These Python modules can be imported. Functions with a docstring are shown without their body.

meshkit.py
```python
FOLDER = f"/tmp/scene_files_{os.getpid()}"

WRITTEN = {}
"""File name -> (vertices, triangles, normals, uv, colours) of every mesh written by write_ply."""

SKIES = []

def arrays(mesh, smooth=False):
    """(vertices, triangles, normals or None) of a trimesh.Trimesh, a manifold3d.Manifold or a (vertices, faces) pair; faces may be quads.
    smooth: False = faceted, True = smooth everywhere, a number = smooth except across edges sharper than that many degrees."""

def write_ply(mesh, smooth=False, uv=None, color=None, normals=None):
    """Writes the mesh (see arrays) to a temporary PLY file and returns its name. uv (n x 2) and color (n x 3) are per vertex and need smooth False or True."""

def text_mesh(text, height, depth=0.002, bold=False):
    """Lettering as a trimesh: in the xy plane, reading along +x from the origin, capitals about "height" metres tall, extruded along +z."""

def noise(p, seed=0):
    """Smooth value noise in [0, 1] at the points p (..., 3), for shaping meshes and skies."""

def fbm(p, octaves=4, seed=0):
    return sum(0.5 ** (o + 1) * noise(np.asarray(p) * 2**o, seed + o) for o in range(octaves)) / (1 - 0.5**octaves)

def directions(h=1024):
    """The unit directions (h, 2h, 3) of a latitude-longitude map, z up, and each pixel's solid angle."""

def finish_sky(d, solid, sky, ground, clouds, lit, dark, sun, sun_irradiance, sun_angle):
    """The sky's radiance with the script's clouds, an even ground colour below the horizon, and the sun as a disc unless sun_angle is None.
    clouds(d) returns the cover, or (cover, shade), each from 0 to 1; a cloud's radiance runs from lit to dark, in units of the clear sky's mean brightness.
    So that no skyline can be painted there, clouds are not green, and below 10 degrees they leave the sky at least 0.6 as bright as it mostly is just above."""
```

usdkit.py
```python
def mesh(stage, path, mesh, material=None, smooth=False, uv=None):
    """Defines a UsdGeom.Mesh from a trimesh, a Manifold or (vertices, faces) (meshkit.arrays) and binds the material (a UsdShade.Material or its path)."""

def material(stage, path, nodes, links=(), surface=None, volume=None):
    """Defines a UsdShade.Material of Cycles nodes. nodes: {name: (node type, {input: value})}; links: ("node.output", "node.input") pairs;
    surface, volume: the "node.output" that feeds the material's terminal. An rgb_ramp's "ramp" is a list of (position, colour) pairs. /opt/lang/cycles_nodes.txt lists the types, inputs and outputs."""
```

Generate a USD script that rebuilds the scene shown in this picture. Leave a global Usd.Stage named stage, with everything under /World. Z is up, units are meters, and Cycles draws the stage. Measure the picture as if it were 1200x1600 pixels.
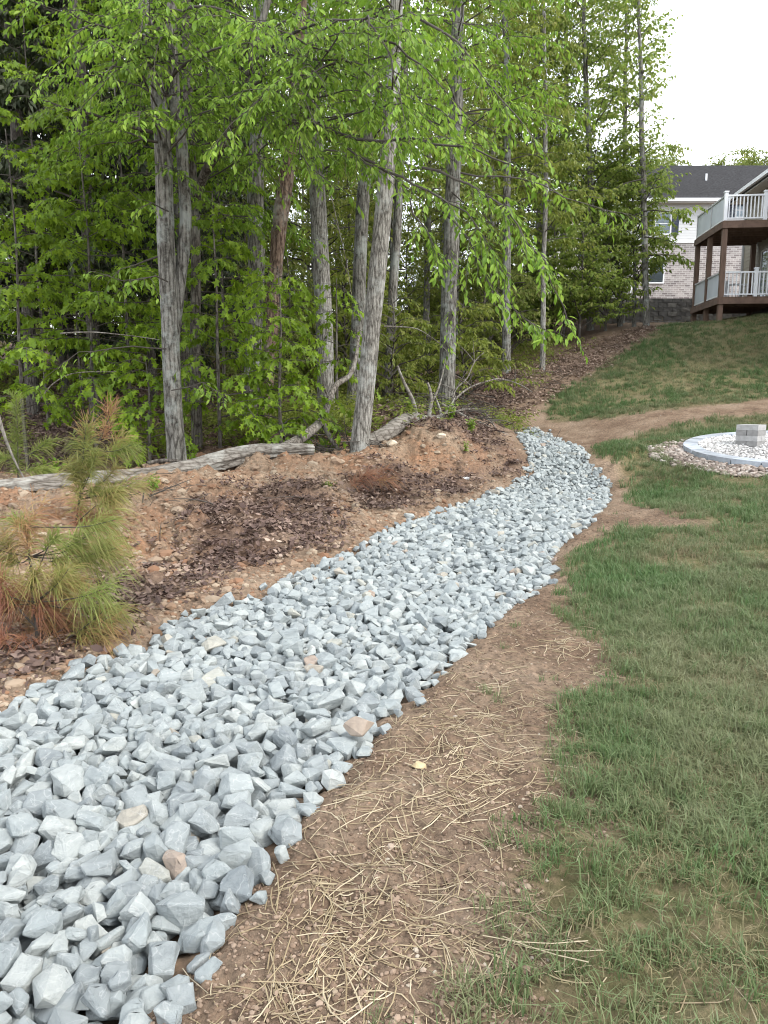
import math
import numpy as np
import trimesh
import shapely
from shapely.geometry import Polygon, Point, LineString
from scipy.interpolate import RBFInterpolator, RegularGridInterpolator
from scipy.ndimage import gaussian_filter, distance_transform_edt
from scipy.spatial import ConvexHull
import usdkit
import meshkit
from pxr import Usd, UsdGeom, UsdLux, UsdShade, Sdf, Gf, Vt

stage = Usd.Stage.CreateInMemory()
UsdGeom.SetStageUpAxis(stage, UsdGeom.Tokens.z)
world = UsdGeom.Xform.Define(stage, '/World')
stage.SetDefaultPrim(world.GetPrim())
UsdGeom.Scope.Define(stage, '/World/Looks')

# ------------------------------------------------------------------ camera, sky, sun, exposure
EYE = np.array([0.0, 0.0, 1.6])
PITCH = math.radians(8.5)
FPX = 1203.0
cam = UsdGeom.Camera.Define(stage, '/World/camera')
cam.CreateHorizontalApertureAttr(24.0)
cam.CreateVerticalApertureAttr(32.0)
cam.CreateFocalLengthAttr(24.0 * FPX / 1200)
cam.CreateClippingRangeAttr(Gf.Vec2f(0.05, 2000))
cam.CreateExposureAttr(1.66)
cx = UsdGeom.Xformable(cam)
cx.AddTranslateOp().Set(Gf.Vec3d(*EYE))
cx.AddRotateXOp().Set(90 - math.degrees(PITCH))

SUN_EL, SUN_AZ = math.radians(40), math.atan2(0.80, -0.45)      # azimuth = atan2(x, y) towards the sun
sky_mat = usdkit.material(stage, '/World/Looks/sky_look', {
    'sky': ('sky_texture', {'sky_type': 'single_scattering', 'sun_disc': False, 'sun_elevation': SUN_EL, 'sun_rotation': SUN_AZ,
                            'air_density': 1.0, 'aerosol_density': 2.0, 'ozone_density': 1.0}),
    'tc': ('texture_coordinate', {}),
    'n': ('noise_texture', {'scale': 2.2, 'detail': 5.0, 'roughness': 0.55}),
    'r': ('rgb_ramp', {'ramp': [(0.25, (0.72, 0.72, 0.72)), (0.7, (0.97, 0.97, 0.97))]}),
    'm': ('mix_color', {'b': (8.6, 8.9, 9.3)}),
    'bg': ('background_shader', {'strength': 0.10})},
    [('tc.generated', 'n.vector'), ('n.fac', 'r.fac'), ('r.color', 'm.fac'), ('sky.color', 'm.a'), ('m.result', 'bg.color')], surface='bg.background')
dome = UsdLux.DomeLight.Define(stage, '/World/sky')
UsdShade.MaterialBindingAPI.Apply(dome.GetPrim()).Bind(sky_mat)
dome.GetPrim().SetCustomDataByKey('kind', 'structure')

sun = UsdLux.DistantLight.Define(stage, '/World/sun')
sun.CreateIntensityAttr(0.38)
sun.CreateAngleAttr(24.0)
sun.CreateColorAttr(Gf.Vec3f(1.0, 0.96, 0.90))
sun.CreateNormalizeAttr(True)
sx = UsdGeom.Xformable(sun)
_d = np.array([math.sin(SUN_AZ) * math.cos(SUN_EL), math.cos(SUN_AZ) * math.cos(SUN_EL), math.sin(SUN_EL)])
_r = np.cross([0, 0, 1], _d); _r /= np.linalg.norm(_r)
_u = np.cross(_d, _r)
sx.AddTransformOp().Set(Gf.Matrix4d(*_r, 0, *_u, 0, *_d, 0, 0, 0, 0, 1))

# ------------------------------------------------------------------ helpers
rng = np.random.default_rng(7)
FWD = np.array([0, math.cos(PITCH), -math.sin(PITCH)])
UP = np.array([0, math.sin(PITCH), math.cos(PITCH)])
RT = np.array([1.0, 0, 0])
FLOAT, TOKEN = Sdf.ValueTypeNames.Float, Sdf.ValueTypeNames.Token


def ray(px, py):
    return RT * ((px - 600) / FPX) + FWD + UP * ((800 - py) / FPX)


def at(px, py, Y):
    """the point of the place that is seen in direction (px, py), Y metres ahead"""
    d = ray(px, py)
    return EYE + d * (Y / d[1])


used = {}


def numbered(parent, name):
    k = (str(parent), name)
    n = used.get(k, -1) + 1
    used[k] = n
    return f'{parent}/{name}' if n == 0 else f'{parent}/{name}_{n:03d}'


def tag(prim, label=None, cat=None, group=None, kind=None):
    for k, v in (('label', label), ('category', cat), ('group', group), ('kind', kind)):
        if v:
            prim.SetCustomDataByKey(k, v)
    return prim


def thing(name, label, cat, loc=(0, 0, 0), rotz=0.0, group=None, scale=None):
    x = UsdGeom.Xform.Define(stage, numbered('/World', name))
    x.AddTranslateOp().Set(Gf.Vec3d(*map(float, loc)))
    x.AddRotateZOp().Set(float(rotz))
    s = (1, 1, 1) if scale is None else scale
    x.AddScaleOp().Set(Gf.Vec3f(*map(float, s)))
    return tag(x.GetPrim(), label, cat, group)


def copy_of(root, loc, rotz=0.0, scale=1.0, label=None, group=None):
    was = root.GetCustomData()
    name = root.GetName()
    if name[-4:-3] == '_' and name[-3:].isdigit():
        name = name[:-4]
    o = thing(name, label or was['label'], was['category'], loc, rotz, group or was.get('group'), (scale,) * 3)
    o.GetReferences().AddInternalReference(root.GetPath())
    o.SetInstanceable(True)
    return o


def part(name, mesh, mat, parent=None, smooth=False, label=None, kind=None, attrs=None, cat=None, group=None):
    """one Mesh prim under parent (or /World); attrs: {primvar: per-vertex floats} (only with smooth False or True)"""
    path = numbered(parent.GetPath() if parent is not None else '/World', name)
    m = usdkit.mesh(stage, path, mesh, mat, smooth)
    for k, v in (attrs or {}).items():
        if np.ndim(v) == 0:
            v = np.full(len(m.GetPointsAttr().Get()), v)
        UsdGeom.PrimvarsAPI(m).CreatePrimvar(k, Sdf.ValueTypeNames.FloatArray, 'vertex').Set(Vt.FloatArray.FromNumpy(np.asarray(v, np.float32)))
    return tag(m.GetPrim(), label, cat, group, kind)


class MB:
    """collects vertices and triangles (and one float per vertex)"""
    def __init__(self):
        self.v, self.f, self.t, self.n = [], [], [], 0

    def add(self, v, f, tone=0.5):
        v = np.asarray(v, float)
        self.v.append(v); self.f.append(np.asarray(f, int) + self.n)
        self.t.append(np.broadcast_to(np.asarray(tone, float), (len(v),)))
        self.n += len(v)
        return self

    def mesh(self, m, tone=0.5):
        return self.add(m.vertices, m.faces, tone)

    def get(self):
        return (np.vstack(self.v), np.vstack(self.f))

    def tone(self):
        return np.concatenate(self.t)

    def build(self, name, mat, parent=None, smooth=False, tones=False, **kw):
        return part(name, self.get(), mat, parent, smooth, attrs={'tone': self.tone()} if tones else None, **kw)


def unit(a):
    a = np.asarray(a, float)
    return a / np.maximum(np.linalg.norm(a, axis=-1, keepdims=True), 1e-12)


def tube(P, R, sides=6, cap=True):
    P = np.asarray(P, float)
    R = np.broadcast_to(np.asarray(R, float), (len(P),))
    T = unit(np.gradient(P, axis=0))
    ref = np.array([0, 0, 1.0]) if abs(T[:, 2]).mean() < 0.8 else np.array([1.0, 0, 0])
    A = unit(np.cross(T, ref)); B = np.cross(T, A)
    a = np.arange(sides) * 2 * np.pi / sides
    V = P[:, None] + R[:, None, None] * (np.cos(a)[None, :, None] * A[:, None] + np.sin(a)[None, :, None] * B[:, None])
    V = V.reshape(-1, 3)
    i = np.arange(len(P) - 1)[:, None] * sides
    j = np.arange(sides)[None]
    k = (j + 1) % sides
    F = np.concatenate([np.stack([i + j, i + sides + k, i + k], -1).reshape(-1, 3), np.stack([i + j, i + sides + j, i + sides + k], -1).reshape(-1, 3)])
    if cap:
        n = len(V)
        V = np.vstack([V, P[0], P[-1]])
        e = (len(P) - 1) * sides
        F = np.vstack([F, np.stack([np.full(sides, n), j[0], k[0]], 1), np.stack([np.full(sides, n + 1), e + k[0], e + j[0]], 1)])
    return V, F


def box(x0, x1, y0, y1, z0, z1, M=None):
    m = trimesh.creation.box(bounds=[[min(x0, x1), min(y0, y1), min(z0, z1)], [max(x0, x1), max(y0, y1), max(z0, z1)]])
    if M is not None:
        m.apply_transform(M)
    return m


def smooth_path(P, n):
    P = np.asarray(P, float)
    if len(P) < 3:
        t = np.linspace(0, 1, n)[:, None]
        return P[0] * (1 - t) + P[-1] * t
    from scipy.interpolate import CubicSpline, PchipInterpolator
    s = np.r_[0, np.cumsum(np.linalg.norm(np.diff(P, axis=0), axis=1))]
    return PchipInterpolator(s, P)(np.linspace(0, s[-1], n))


# ------------------------------------------------------------------ materials
def mat(name, nodes, links, surface='p.BSDF'):
    return usdkit.material(stage, '/World/Looks/' + name, nodes, links, surface=surface)


def plain(name, col, rough=0.6, vary=0.12, scale=6.0, bump=0.0, stretch=(1, 1, 1), spec=0.35, detail=5.0):
    c = np.array(col)
    return mat(name, {
        'tc': ('texture_coordinate', {}), 'mp': ('mapping', {'mapping_type': 'point', 'scale': stretch}),
        'n': ('noise_texture', {'scale': scale, 'detail': detail, 'roughness': 0.6}),
        'r': ('rgb_ramp', {'ramp': [(0.25, c * (1 - vary * 1.6)), (0.5, c), (0.75, np.minimum(c * (1 + vary * 1.3), 0.95))]}),
        'b': ('bump', {'strength': min(1.0, bump * 10) if bump else 0.0, 'distance': max(bump, 1e-4)}),
        'p': ('principled_bsdf', {'roughness': rough, 'specular_ior_level': spec})},
        [('tc.object', 'mp.vector'), ('mp.vector', 'n.vector'), ('n.fac', 'r.fac'), ('r.color', 'p.base_color'), ('n.fac', 'b.height')] + ([('b.normal', 'p.normal')] if bump else []))


def leaf_mat(name, ramp, trans=0.35, rough=0.5, attr='tone'):
    """thin leaves: colour by each leaf, a little light through them"""
    src, out = ('attribute', {'attribute': attr}), 'g.fac'
    return mat(name, {
        'g': src, 'r': ('rgb_ramp', {'ramp': ramp}),
        'geo': ('geometry', {}), 'n': ('noise_texture', {'scale': 0.9, 'detail': 2.0}),
        'nr': ('map_range', {'from_min': 0.3, 'from_max': 0.7, 'to_min': 0.72, 'to_max': 1.2}),
        'm': ('vector_math', {'math_type': 'scale'}),
        'p': ('principled_bsdf', {'roughness': rough, 'specular_ior_level': 0.3}),
        't': ('translucent_bsdf', {}), 'mx': ('mix_closure', {'fac': trans})},
        [(out, 'r.fac'), ('geo.position', 'n.vector'), ('n.fac', 'nr.value'), ('r.color', 'm.vector1'), ('nr.result', 'm.scale'),
         ('m.vector', 'p.base_color'), ('m.vector', 't.color'), ('p.BSDF', 'mx.closure1'), ('t.BSDF', 'mx.closure2')], surface='mx.closure')


def bark_mat(name, dark, light, lichen, furrow=14.0, amount=0.5, bump=0.02, along=(1, 1, 0.12)):
    return mat(name, {
        'tc': ('texture_coordinate', {}),
        'mp': ('mapping', {'mapping_type': 'point', 'scale': along}), 'mp2': ('mapping', {'mapping_type': 'point', 'scale': tuple(0.35 * a_ + 0.25 for a_ in along)}),
        'v': ('voronoi_texture', {'feature': 'distance_to_edge', 'scale': furrow * 1.25, 'detail': 2.0, 'randomness': 1.0}),
        'vr': ('rgb_ramp', {'ramp': [(0.0, (0.05, 0.05, 0.05)), (0.10, (0.45, 0.45, 0.45)), (0.4, (0.75, 0.75, 0.75))]}),
        'n': ('noise_texture', {'scale': furrow * 3.2, 'detail': 7.0, 'roughness': 0.75}),
        'h': ('mix_float', {'fac': 0.58}),
        'c': ('rgb_ramp', {'ramp': [(0.30, np.array(dark) * 0.8), (0.43, np.array(dark) * 0.62 + np.array(light) * 0.38), (0.54, np.array(light) * 0.92), (0.70, np.array(light) * 1.3)]}),
        'n2': ('noise_texture', {'scale': 2.3, 'detail': 6.0, 'roughness': 0.72}),
        'lr': ('rgb_ramp', {'ramp': [(0.5, (0, 0, 0)), (0.62, (amount,) * 3)]}),
        'm': ('mix_color', {'b': lichen}),
        'b': ('bump', {'strength': 1.0, 'distance': bump}),
        'p': ('principled_bsdf', {'roughness': 0.92, 'specular_ior_level': 0.15})},
        [('tc.object', 'mp.vector'), ('mp.vector', 'v.vector'), ('tc.object', 'mp2.vector'), ('mp2.vector', 'n.vector'), ('v.distance', 'vr.fac'), ('vr.color', 'h.a'), ('n.fac', 'h.b'),
         ('h.result', 'c.fac'), ('tc.object', 'n2.vector'), ('n2.fac', 'lr.fac'), ('lr.color', 'm.fac'), ('c.color', 'm.a'), ('m.result', 'p.base_color'),
         ('h.result', 'b.height'), ('b.normal', 'p.normal')])


M = {}
M['bark_grey'] = bark_mat('bark_grey', (0.045, 0.041, 0.035), (0.215, 0.207, 0.185), (0.29, 0.315, 0.295), 13.0, 0.6, 0.03)
M['bark_pale'] = bark_mat('bark_pale', (0.065, 0.059, 0.051), (0.275, 0.264, 0.238), (0.36, 0.38, 0.36), 19.0, 0.5, 0.02)
M['bark_dark'] = bark_mat('bark_dark', (0.035, 0.030, 0.026), (0.15, 0.135, 0.118), (0.22, 0.235, 0.21), 15.0, 0.3, 0.016)
M['bark_red'] = bark_mat('bark_red', (0.05, 0.032, 0.024), (0.20, 0.145, 0.11), (0.24, 0.24, 0.21), 16.0, 0.6, 0.02)
M['twig'] = plain('twig', (0.052, 0.045, 0.038), 0.9, 0.3, 9.0)
M['log_wood'] = bark_mat('log_wood', (0.12, 0.105, 0.09), (0.25, 0.232, 0.205), (0.37, 0.375, 0.345), 15.0, 0.55, 0.03, (0.16, 0.6, 1.0))
M['dead_wood'] = bark_mat('dead_wood', (0.06, 0.051, 0.043), (0.215, 0.195, 0.17), (0.27, 0.265, 0.24), 17.0, 0.5, 0.02)
M['red_wood'] = bark_mat('red_wood', (0.10, 0.04, 0.022), (0.27, 0.14, 0.085), (0.25, 0.2, 0.16), 20.0, 0.25, 0.012)
G = lambda *c: [(i / (len(c) - 1), x) for i, x in enumerate(c)]
M['leaf_bright'] = leaf_mat('leaf_bright', G((0.085, 0.165, 0.016), (0.138, 0.243, 0.025), (0.20, 0.32, 0.037), (0.285, 0.40, 0.065)), 0.47, 0.5)
M['leaf_maple'] = leaf_mat('leaf_maple', G((0.09, 0.16, 0.011), (0.15, 0.24, 0.016), (0.215, 0.315, 0.022)), 0.45, 0.55)
M['leaf_mid'] = leaf_mat('leaf_mid', G((0.085, 0.12, 0.018), (0.14, 0.18, 0.028), (0.20, 0.235, 0.043), (0.26, 0.265, 0.08)), 0.55, 0.55)
M['leaf_airy'] = leaf_mat('leaf_airy', G((0.09, 0.14, 0.024), (0.15, 0.215, 0.036), (0.215, 0.275, 0.055), (0.28, 0.30, 0.09)), 0.58, 0.55)
M['leaf_dark'] = leaf_mat('leaf_dark', G((0.03, 0.065, 0.012), (0.05, 0.10, 0.016), (0.075, 0.125, 0.022)), 0.3, 0.6)
M['leaf_far'] = leaf_mat('leaf_far', G((0.095, 0.13, 0.026), (0.155, 0.20, 0.042), (0.21, 0.245, 0.063), (0.26, 0.245, 0.10)), 0.55, 0.6)
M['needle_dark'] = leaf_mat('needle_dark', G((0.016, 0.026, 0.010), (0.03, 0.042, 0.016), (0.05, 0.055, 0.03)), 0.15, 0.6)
M['litter'] = leaf_mat('litter', G((0.05, 0.031, 0.025), (0.08, 0.051, 0.042), (0.115, 0.077, 0.062), (0.19, 0.135, 0.11)), 0.1, 0.7)
M['litter_pale'] = leaf_mat('litter_pale', G((0.11, 0.074, 0.056), (0.18, 0.125, 0.095), (0.24, 0.175, 0.135), (0.31, 0.24, 0.19)), 0.1, 0.7)
M['needle'] = leaf_mat('needle', [(0.0, (0.15, 0.20, 0.045)), (0.3, (0.22, 0.22, 0.065)), (0.55, (0.29, 0.20, 0.085)), (0.8, (0.27, 0.135, 0.075)), (1.0, (0.20, 0.085, 0.055))], 0.3, 0.5, attr='tone')
# ------------------------------------------------------------------ the lie of the land
ctrl = [(265, 1600, 1.77), (880, 880, 7.3), (960, 762, 12.6), (900, 700, 17.0), (830, 668, 20.5), (1253, 730, 11.9), (1253, 703, 14.0), (1253, 676, 16.3), (1075, 698, 14.0),
        (1200, 800, 8.6), (1200, 1000, 4.85), (1000, 650, 20.0), (1200, 635, 20.0), (1107, 505, 29.5), (1070, 510, 32.5), (1200, 488, 30.0), (1000, 512, 31.5), (1000, 507, 34.0), (1060, 506, 34.5), (920, 545, 29.0),
        (800, 578, 27.0), (1200, 595, 23.0), (1050, 590, 24.0), (900, 610, 24.0), (1000, 504, 36.0), (700, 640, 16.0), (562, 715, 12.0), (600, 700, 12.6), (277, 742, 11.5), (350, 870, 7.0),
        (0, 800, 9.0), (100, 1000, 4.8), (0, 1050, 4.25), (620, 808, 9.0), (700, 770, 10.6), (510, 655, 16.0), (0, 745, 12.0), (0, 610, 22.0), (300, 610, 22.0), (600, 605, 24.0),
        (700, 592, 25.0), (0, 560, 35.0), (600, 545, 40.0), (300, 560, 34.0), (760, 735, 12.2), (800, 680, 16.8), (400, 745, 10.3), (480, 720, 11.2), (350, 780, 9.2), (500, 760, 10.4), (650, 690, 12.8),
        (790, 580, 26.5), (848, 578, 26.0)]
PC, PAD = at(1272, 701, 14.0), (0.035, 0.079)
C3 = [at(*c) for c in ctrl]
C3 += [(x, y, z) for x, y, z in [(0, 0, 0), (-2, 1.5, 0.0), (2, 1.5, 0.02), (-5, 2, 0.05), (5, 2, 0.15), (0, 3, 0), (-1.2, 4, 0.0), (2, 5, 0.02), (0, -8, 0), (-12, -8, .1), (12, -8, .6), (-12, 8, 0.3), (-20, 14, 0.6),
                                 (-40, 14, 1.0), (-30, 35, 3.4), (-15, 45, 4.6), (0, 60, 6.6), (12.5, 37.5, 5.1), (15, 43, 5.9), (19, 43, 6.4), (25, 43, 6.8), (16, 34, 5.0), (20, 30, 5.3), (25, 20, 3.0), (14, 10, 1.0),
                                 (30, 60, 9.0), (0, 100, 12), (40, 100, 14), (-60, 60, 5), (-60, 120, 10), (60, 40, 8), (60, 0, 4), (60, 120, 15), (-60, 0, 0.5), (0, -40, -1), (-60, -40, 0), (60, -40, 2), (0, 150, 15), (-60, 160, 13), (60, 160, 17), (8, 45, 6.4)]]
C3 = np.array(C3, float)
_rbf = RBFInterpolator(C3[:, :2], C3[:, 2], kernel='thin_plate_spline', smoothing=0.02)
gx, gy = np.arange(-75, 75.1, 0.5), np.arange(-42, 165.1, 0.5)
GX, GY = np.meshgrid(gx, gy, indexing='ij')
_base = RegularGridInterpolator((gx, gy), _rbf(np.stack([GX.ravel(), GY.ravel()], 1)).reshape(GX.shape), bounds_error=False, fill_value=None, method='linear')


def H0(x, y):
    x, y = np.asarray(x, float), np.asarray(y, float)
    z = _base(np.stack([np.clip(x, -75, 75), np.clip(y, -42, 165)], -1))
    # the terrace held by the block wall
    k = np.clip((y - 36.12) / 0.22, 0, 1) * np.clip((x - 9.3) / 0.5, 0, 1) * np.clip((62 - y) / 12, 0, 1)
    z = z + k * np.maximum(5.93 + np.minimum(y - 36.3, 8) * 0.135 - z, 0)
    # the levelled pad of the round gravel bed
    d = np.hypot(x - PC[0], y - PC[1])
    k = np.clip((3.6 - d) / 0.9, 0, 1); k = k * k * (3 - 2 * k)
    return z * (1 - k) + k * (PC[2] - 0.06 + PAD[0] * (x - PC[0]) + PAD[1] * (y - PC[1]))


def hit(px, py, ymin=1.2, ymax=90.0):
    """where the line of sight through (px, py) meets the land"""
    d = ray(px, py)
    Y = np.concatenate([np.arange(ymin, 30, 0.05), np.arange(30, ymax, 0.2)])
    P = EYE + d * (Y / d[1])[:, None]
    below = P[:, 2] <= H0(P[:, 0], P[:, 1])
    if not below.any():
        return P[-1]
    return P[np.argmax(below)]


def ground_poly(pts):
    return Polygon([tuple(hit(*p)[:2]) for p in pts]).buffer(0)


# the stone channel, seen edge points
left_px = [(-620, 1640), (-330, 1350), (-150, 1190), (-60, 1122), (17, 1075), (100, 1040), (157, 1014), (207, 990), (267, 960), (300, 948), (367, 930), (400, 915), (465, 888), (555, 847), (585, 824), (650, 802), (720, 782), (785, 752), (812, 735), (814, 705), (800, 678), (812, 668)]
right_px = [(840, 664), (880, 684), (930, 724), (965, 761), (945, 800), (920, 830), (880, 870), (865, 910), (825, 945), (780, 980), (750, 1010), (692, 1075), (667, 1108), (633, 1135), (583, 1200), (567, 1226), (525, 1272), (508, 1308), (471, 1354), (442, 1392), (417, 1433), (350, 1500), (308, 1571), (265, 1600), (190, 1700), (60, 1900)]
CH = ground_poly(left_px + right_px)
if CH.geom_type != 'Polygon':
    CH = max(CH.geoms, key=lambda g: g.area)

# masks of what covers the ground, by hand-drawn patches
lawn = [ground_poly(p) for p in (
    [(690, 1640), (735, 1500), (800, 1400), (845, 1330), (885, 1310), (925, 1335), (1000, 1315), (985, 1250), (955, 1190), (955, 1120), (1005, 1070), (975, 1010), (920, 965), (912, 940), (918, 900), (935, 855), (985, 822), (1010, 835), (1120, 842), (1130, 820), (1010, 790), (990, 745), (940, 712), (960, 690), (1030, 672), (1200, 645), (1500, 628), (1700, 640), (1900, 900), (1900, 1640)],
    [(880, 655), (835, 645), (870, 617), (930, 582), (990, 547), (1040, 510), (1200, 486), (1500, 470), (1500, 610), (1200, 622), (1050, 640), (950, 652)],
)]
litter = [ground_poly(p) for p in (
    [(280, 830), (330, 800), (420, 785), (520, 800), (520, 835), (450, 868), (350, 890), (270, 880)],
    [(560, 765), (640, 745), (760, 735), (800, 720), (800, 742), (690, 772), (600, 800), (560, 795)],
    [(40, 1045), (60, 960), (180, 900), (330, 895), (320, 925), (200, 970), (150, 1010), (80, 1038)],
    [(700, 640), (760, 600), (850, 560), (960, 525), (1010, 512), (1035, 512), (985, 545), (925, 580), (865, 615), (830, 645), (790, 662), (720, 668)],
    [(640, 660), (700, 650), (790, 690), (805, 715), (740, 720), (660, 690)],
)]
lawn.append(Polygon([(0.28, 0.2), (0.27, 1.8), (0.4, 2.0), (0.72, 2.3), (1.0, 2.7), (5, 2.9), (5, 0.2)]))
woods = Polygon([(-74, 12.6), (-6, 12.2), (-3.4, 12.0), (-1.2, 13.0), (0.8, 14.3), (2.2, 16.2), (3.0, 19.5), (4.2, 25.0), (7.2, 30.0), (10.2, 33.5), (9.0, 44), (20, 60), (74, 66), (74, 164), (-74, 164)])


def inside(polys, x, y, soft, warp=0.0, seed=3):
    """0..1, how deep inside the patches (soft edge of width soft, edge broken up by noise)"""
    P = shapely.points(x, y)
    out = np.zeros(len(x))
    w = (meshkit.fbm(np.stack([x * 1.1, y * 1.1, x * 0], -1), 4, seed) - 0.5) * 2 * warp if warp else 0
    for g in polys:
        d = shapely.distance(g.boundary, P) * np.where(shapely.contains_xy(g, x, y), 1, -1)
        out = np.maximum(out, np.clip((d + w) / soft + 0.5, 0, 1))
    return out


def sag(x, y):
    """the hollow of the channel"""
    P = shapely.points(x, y)
    ins = shapely.contains_xy(CH, x, y)
    d = np.where(ins, shapely.distance(CH.boundary, P), 0)
    return np.where(ins, np.minimum(d / 0.3, 1) * 0.05 + 0.13 * (1 - (1 - np.minimum(d / 1.1, 1)) ** 2), 0)



# one sheet: rows closer together near the camera
ys = [1.0]
while ys[-1] < 160:
    ys.append(ys[-1] + max(0.018, min(3.0, ys[-1] * 0.0085)))
ys = np.array([-40, -25, -14, -8, -4, -2, -0.5, 0.3, 0.7] + ys)
ts = np.concatenate([np.linspace(-1.0, -0.62, 14)[:-1], np.linspace(-0.62, 0.62, 330), np.linspace(0.62, 1.0, 14)[1:]])
halfw = 0.62
TX = np.empty((len(ys), len(ts)))
for i, y in enumerate(ys):
    w = max(abs(y), 1.0) + 0.4
    TX[i] = np.where(np.abs(ts) <= halfw, ts * w, np.sign(ts) * (halfw * w + (np.abs(ts) - halfw) / (1 - halfw) * (75 - halfw * w) if halfw * w < 74 else np.abs(ts) * 75 + halfw * (w - 75)))
TX = np.clip(TX, -140, 140)
TY = np.repeat(ys[:, None], len(ts), 1)
tx, ty = TX.ravel(), TY.ravel()
m_lawn = inside(lawn, tx, ty, 0.4, 0.35, 3)
m_litter = np.maximum(inside(litter, tx, ty, 0.5, 0.34, 5) * np.where(ty > 16, 0.15, 0.85), inside([woods], tx, ty, 0.8, 0.5, 6))
m_wood = inside([woods], tx, ty, 1.5, 0.4, 8)
far_from = shapely.distance(CH, shapely.points(tx, ty))
# the bank left of the channel is loose crumbling earth
bank = np.clip((ty - 5.5) / 2, 0, 1) * np.clip((16.5 - ty) / 3, 0, 1) * np.clip(far_from / 0.5, 0, 1) * np.clip((0.62 * ty - 3.6 - tx) / 0.6, 0, 1) * np.clip((tx + 5.5) / 1, 0, 1)


MOUNDS = [(*hit(px, py)[:2], h, r) for px, py, h, r in ((430, 775, 0.20, 0.5), (330, 800, 0.13, 0.45), (520, 760, 0.10, 0.5), (600, 740, 0.22, 0.55), (700, 712, 0.2, 0.6), (180, 815, 0.12, 0.5), (60, 830, 0.16, 0.5), (300, 770, 0.16, 0.5), (660, 705, 0.16, 0.5))]


def rough(x, y, bank_):
    p = np.stack([x, y, 0 * x], -1)
    z = (meshkit.fbm(p * 2.1, 4, 11) - 0.5) * 0.06 + (meshkit.fbm(p * 8.0, 4, 12) - 0.5) * 0.055 + (meshkit.fbm(p * 24.0, 2, 16) - 0.5) * 0.028
    for bx, by, bh, br in MOUNDS:
        d2 = ((x - bx) ** 2 + ((y - by) * 0.8) ** 2) / br ** 2
        z += bh * np.exp(-d2) * (0.8 + 0.5 * (meshkit.fbm(p * 3.0, 3, 18) - 0.5) * 2)
    z += bank_ * ((meshkit.fbm(p * 1.3, 3, 13) - 0.45) * 0.5 + np.abs(meshkit.fbm(p * 4.2, 4, 14) - 0.5) * 0.30 + (meshkit.fbm(p * 13, 3, 15) - 0.5) * 0.11)
    return z


tz = H0(tx, ty) + rough(tx, ty, bank) - sag(tx, ty)
ZS = RegularGridInterpolator((np.arange(len(ys)), np.arange(len(ts))), tz.reshape(TX.shape))


def land(x, y):
    """height of the finished ground"""
    x, y = np.atleast_1d(np.asarray(x, float)), np.atleast_1d(np.asarray(y, float))
    i = np.interp(y, ys, np.arange(len(ys)))
    w = np.maximum(np.abs(y), 1.0) + 0.4
    t = np.clip(x / w, -0.62, 0.62)
    z = ZS(np.stack([i, np.interp(t, ts, np.arange(len(ts)))], -1))
    out = np.abs(x / w) > 0.62
    return np.where(out, H0(x, y), z)


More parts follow.
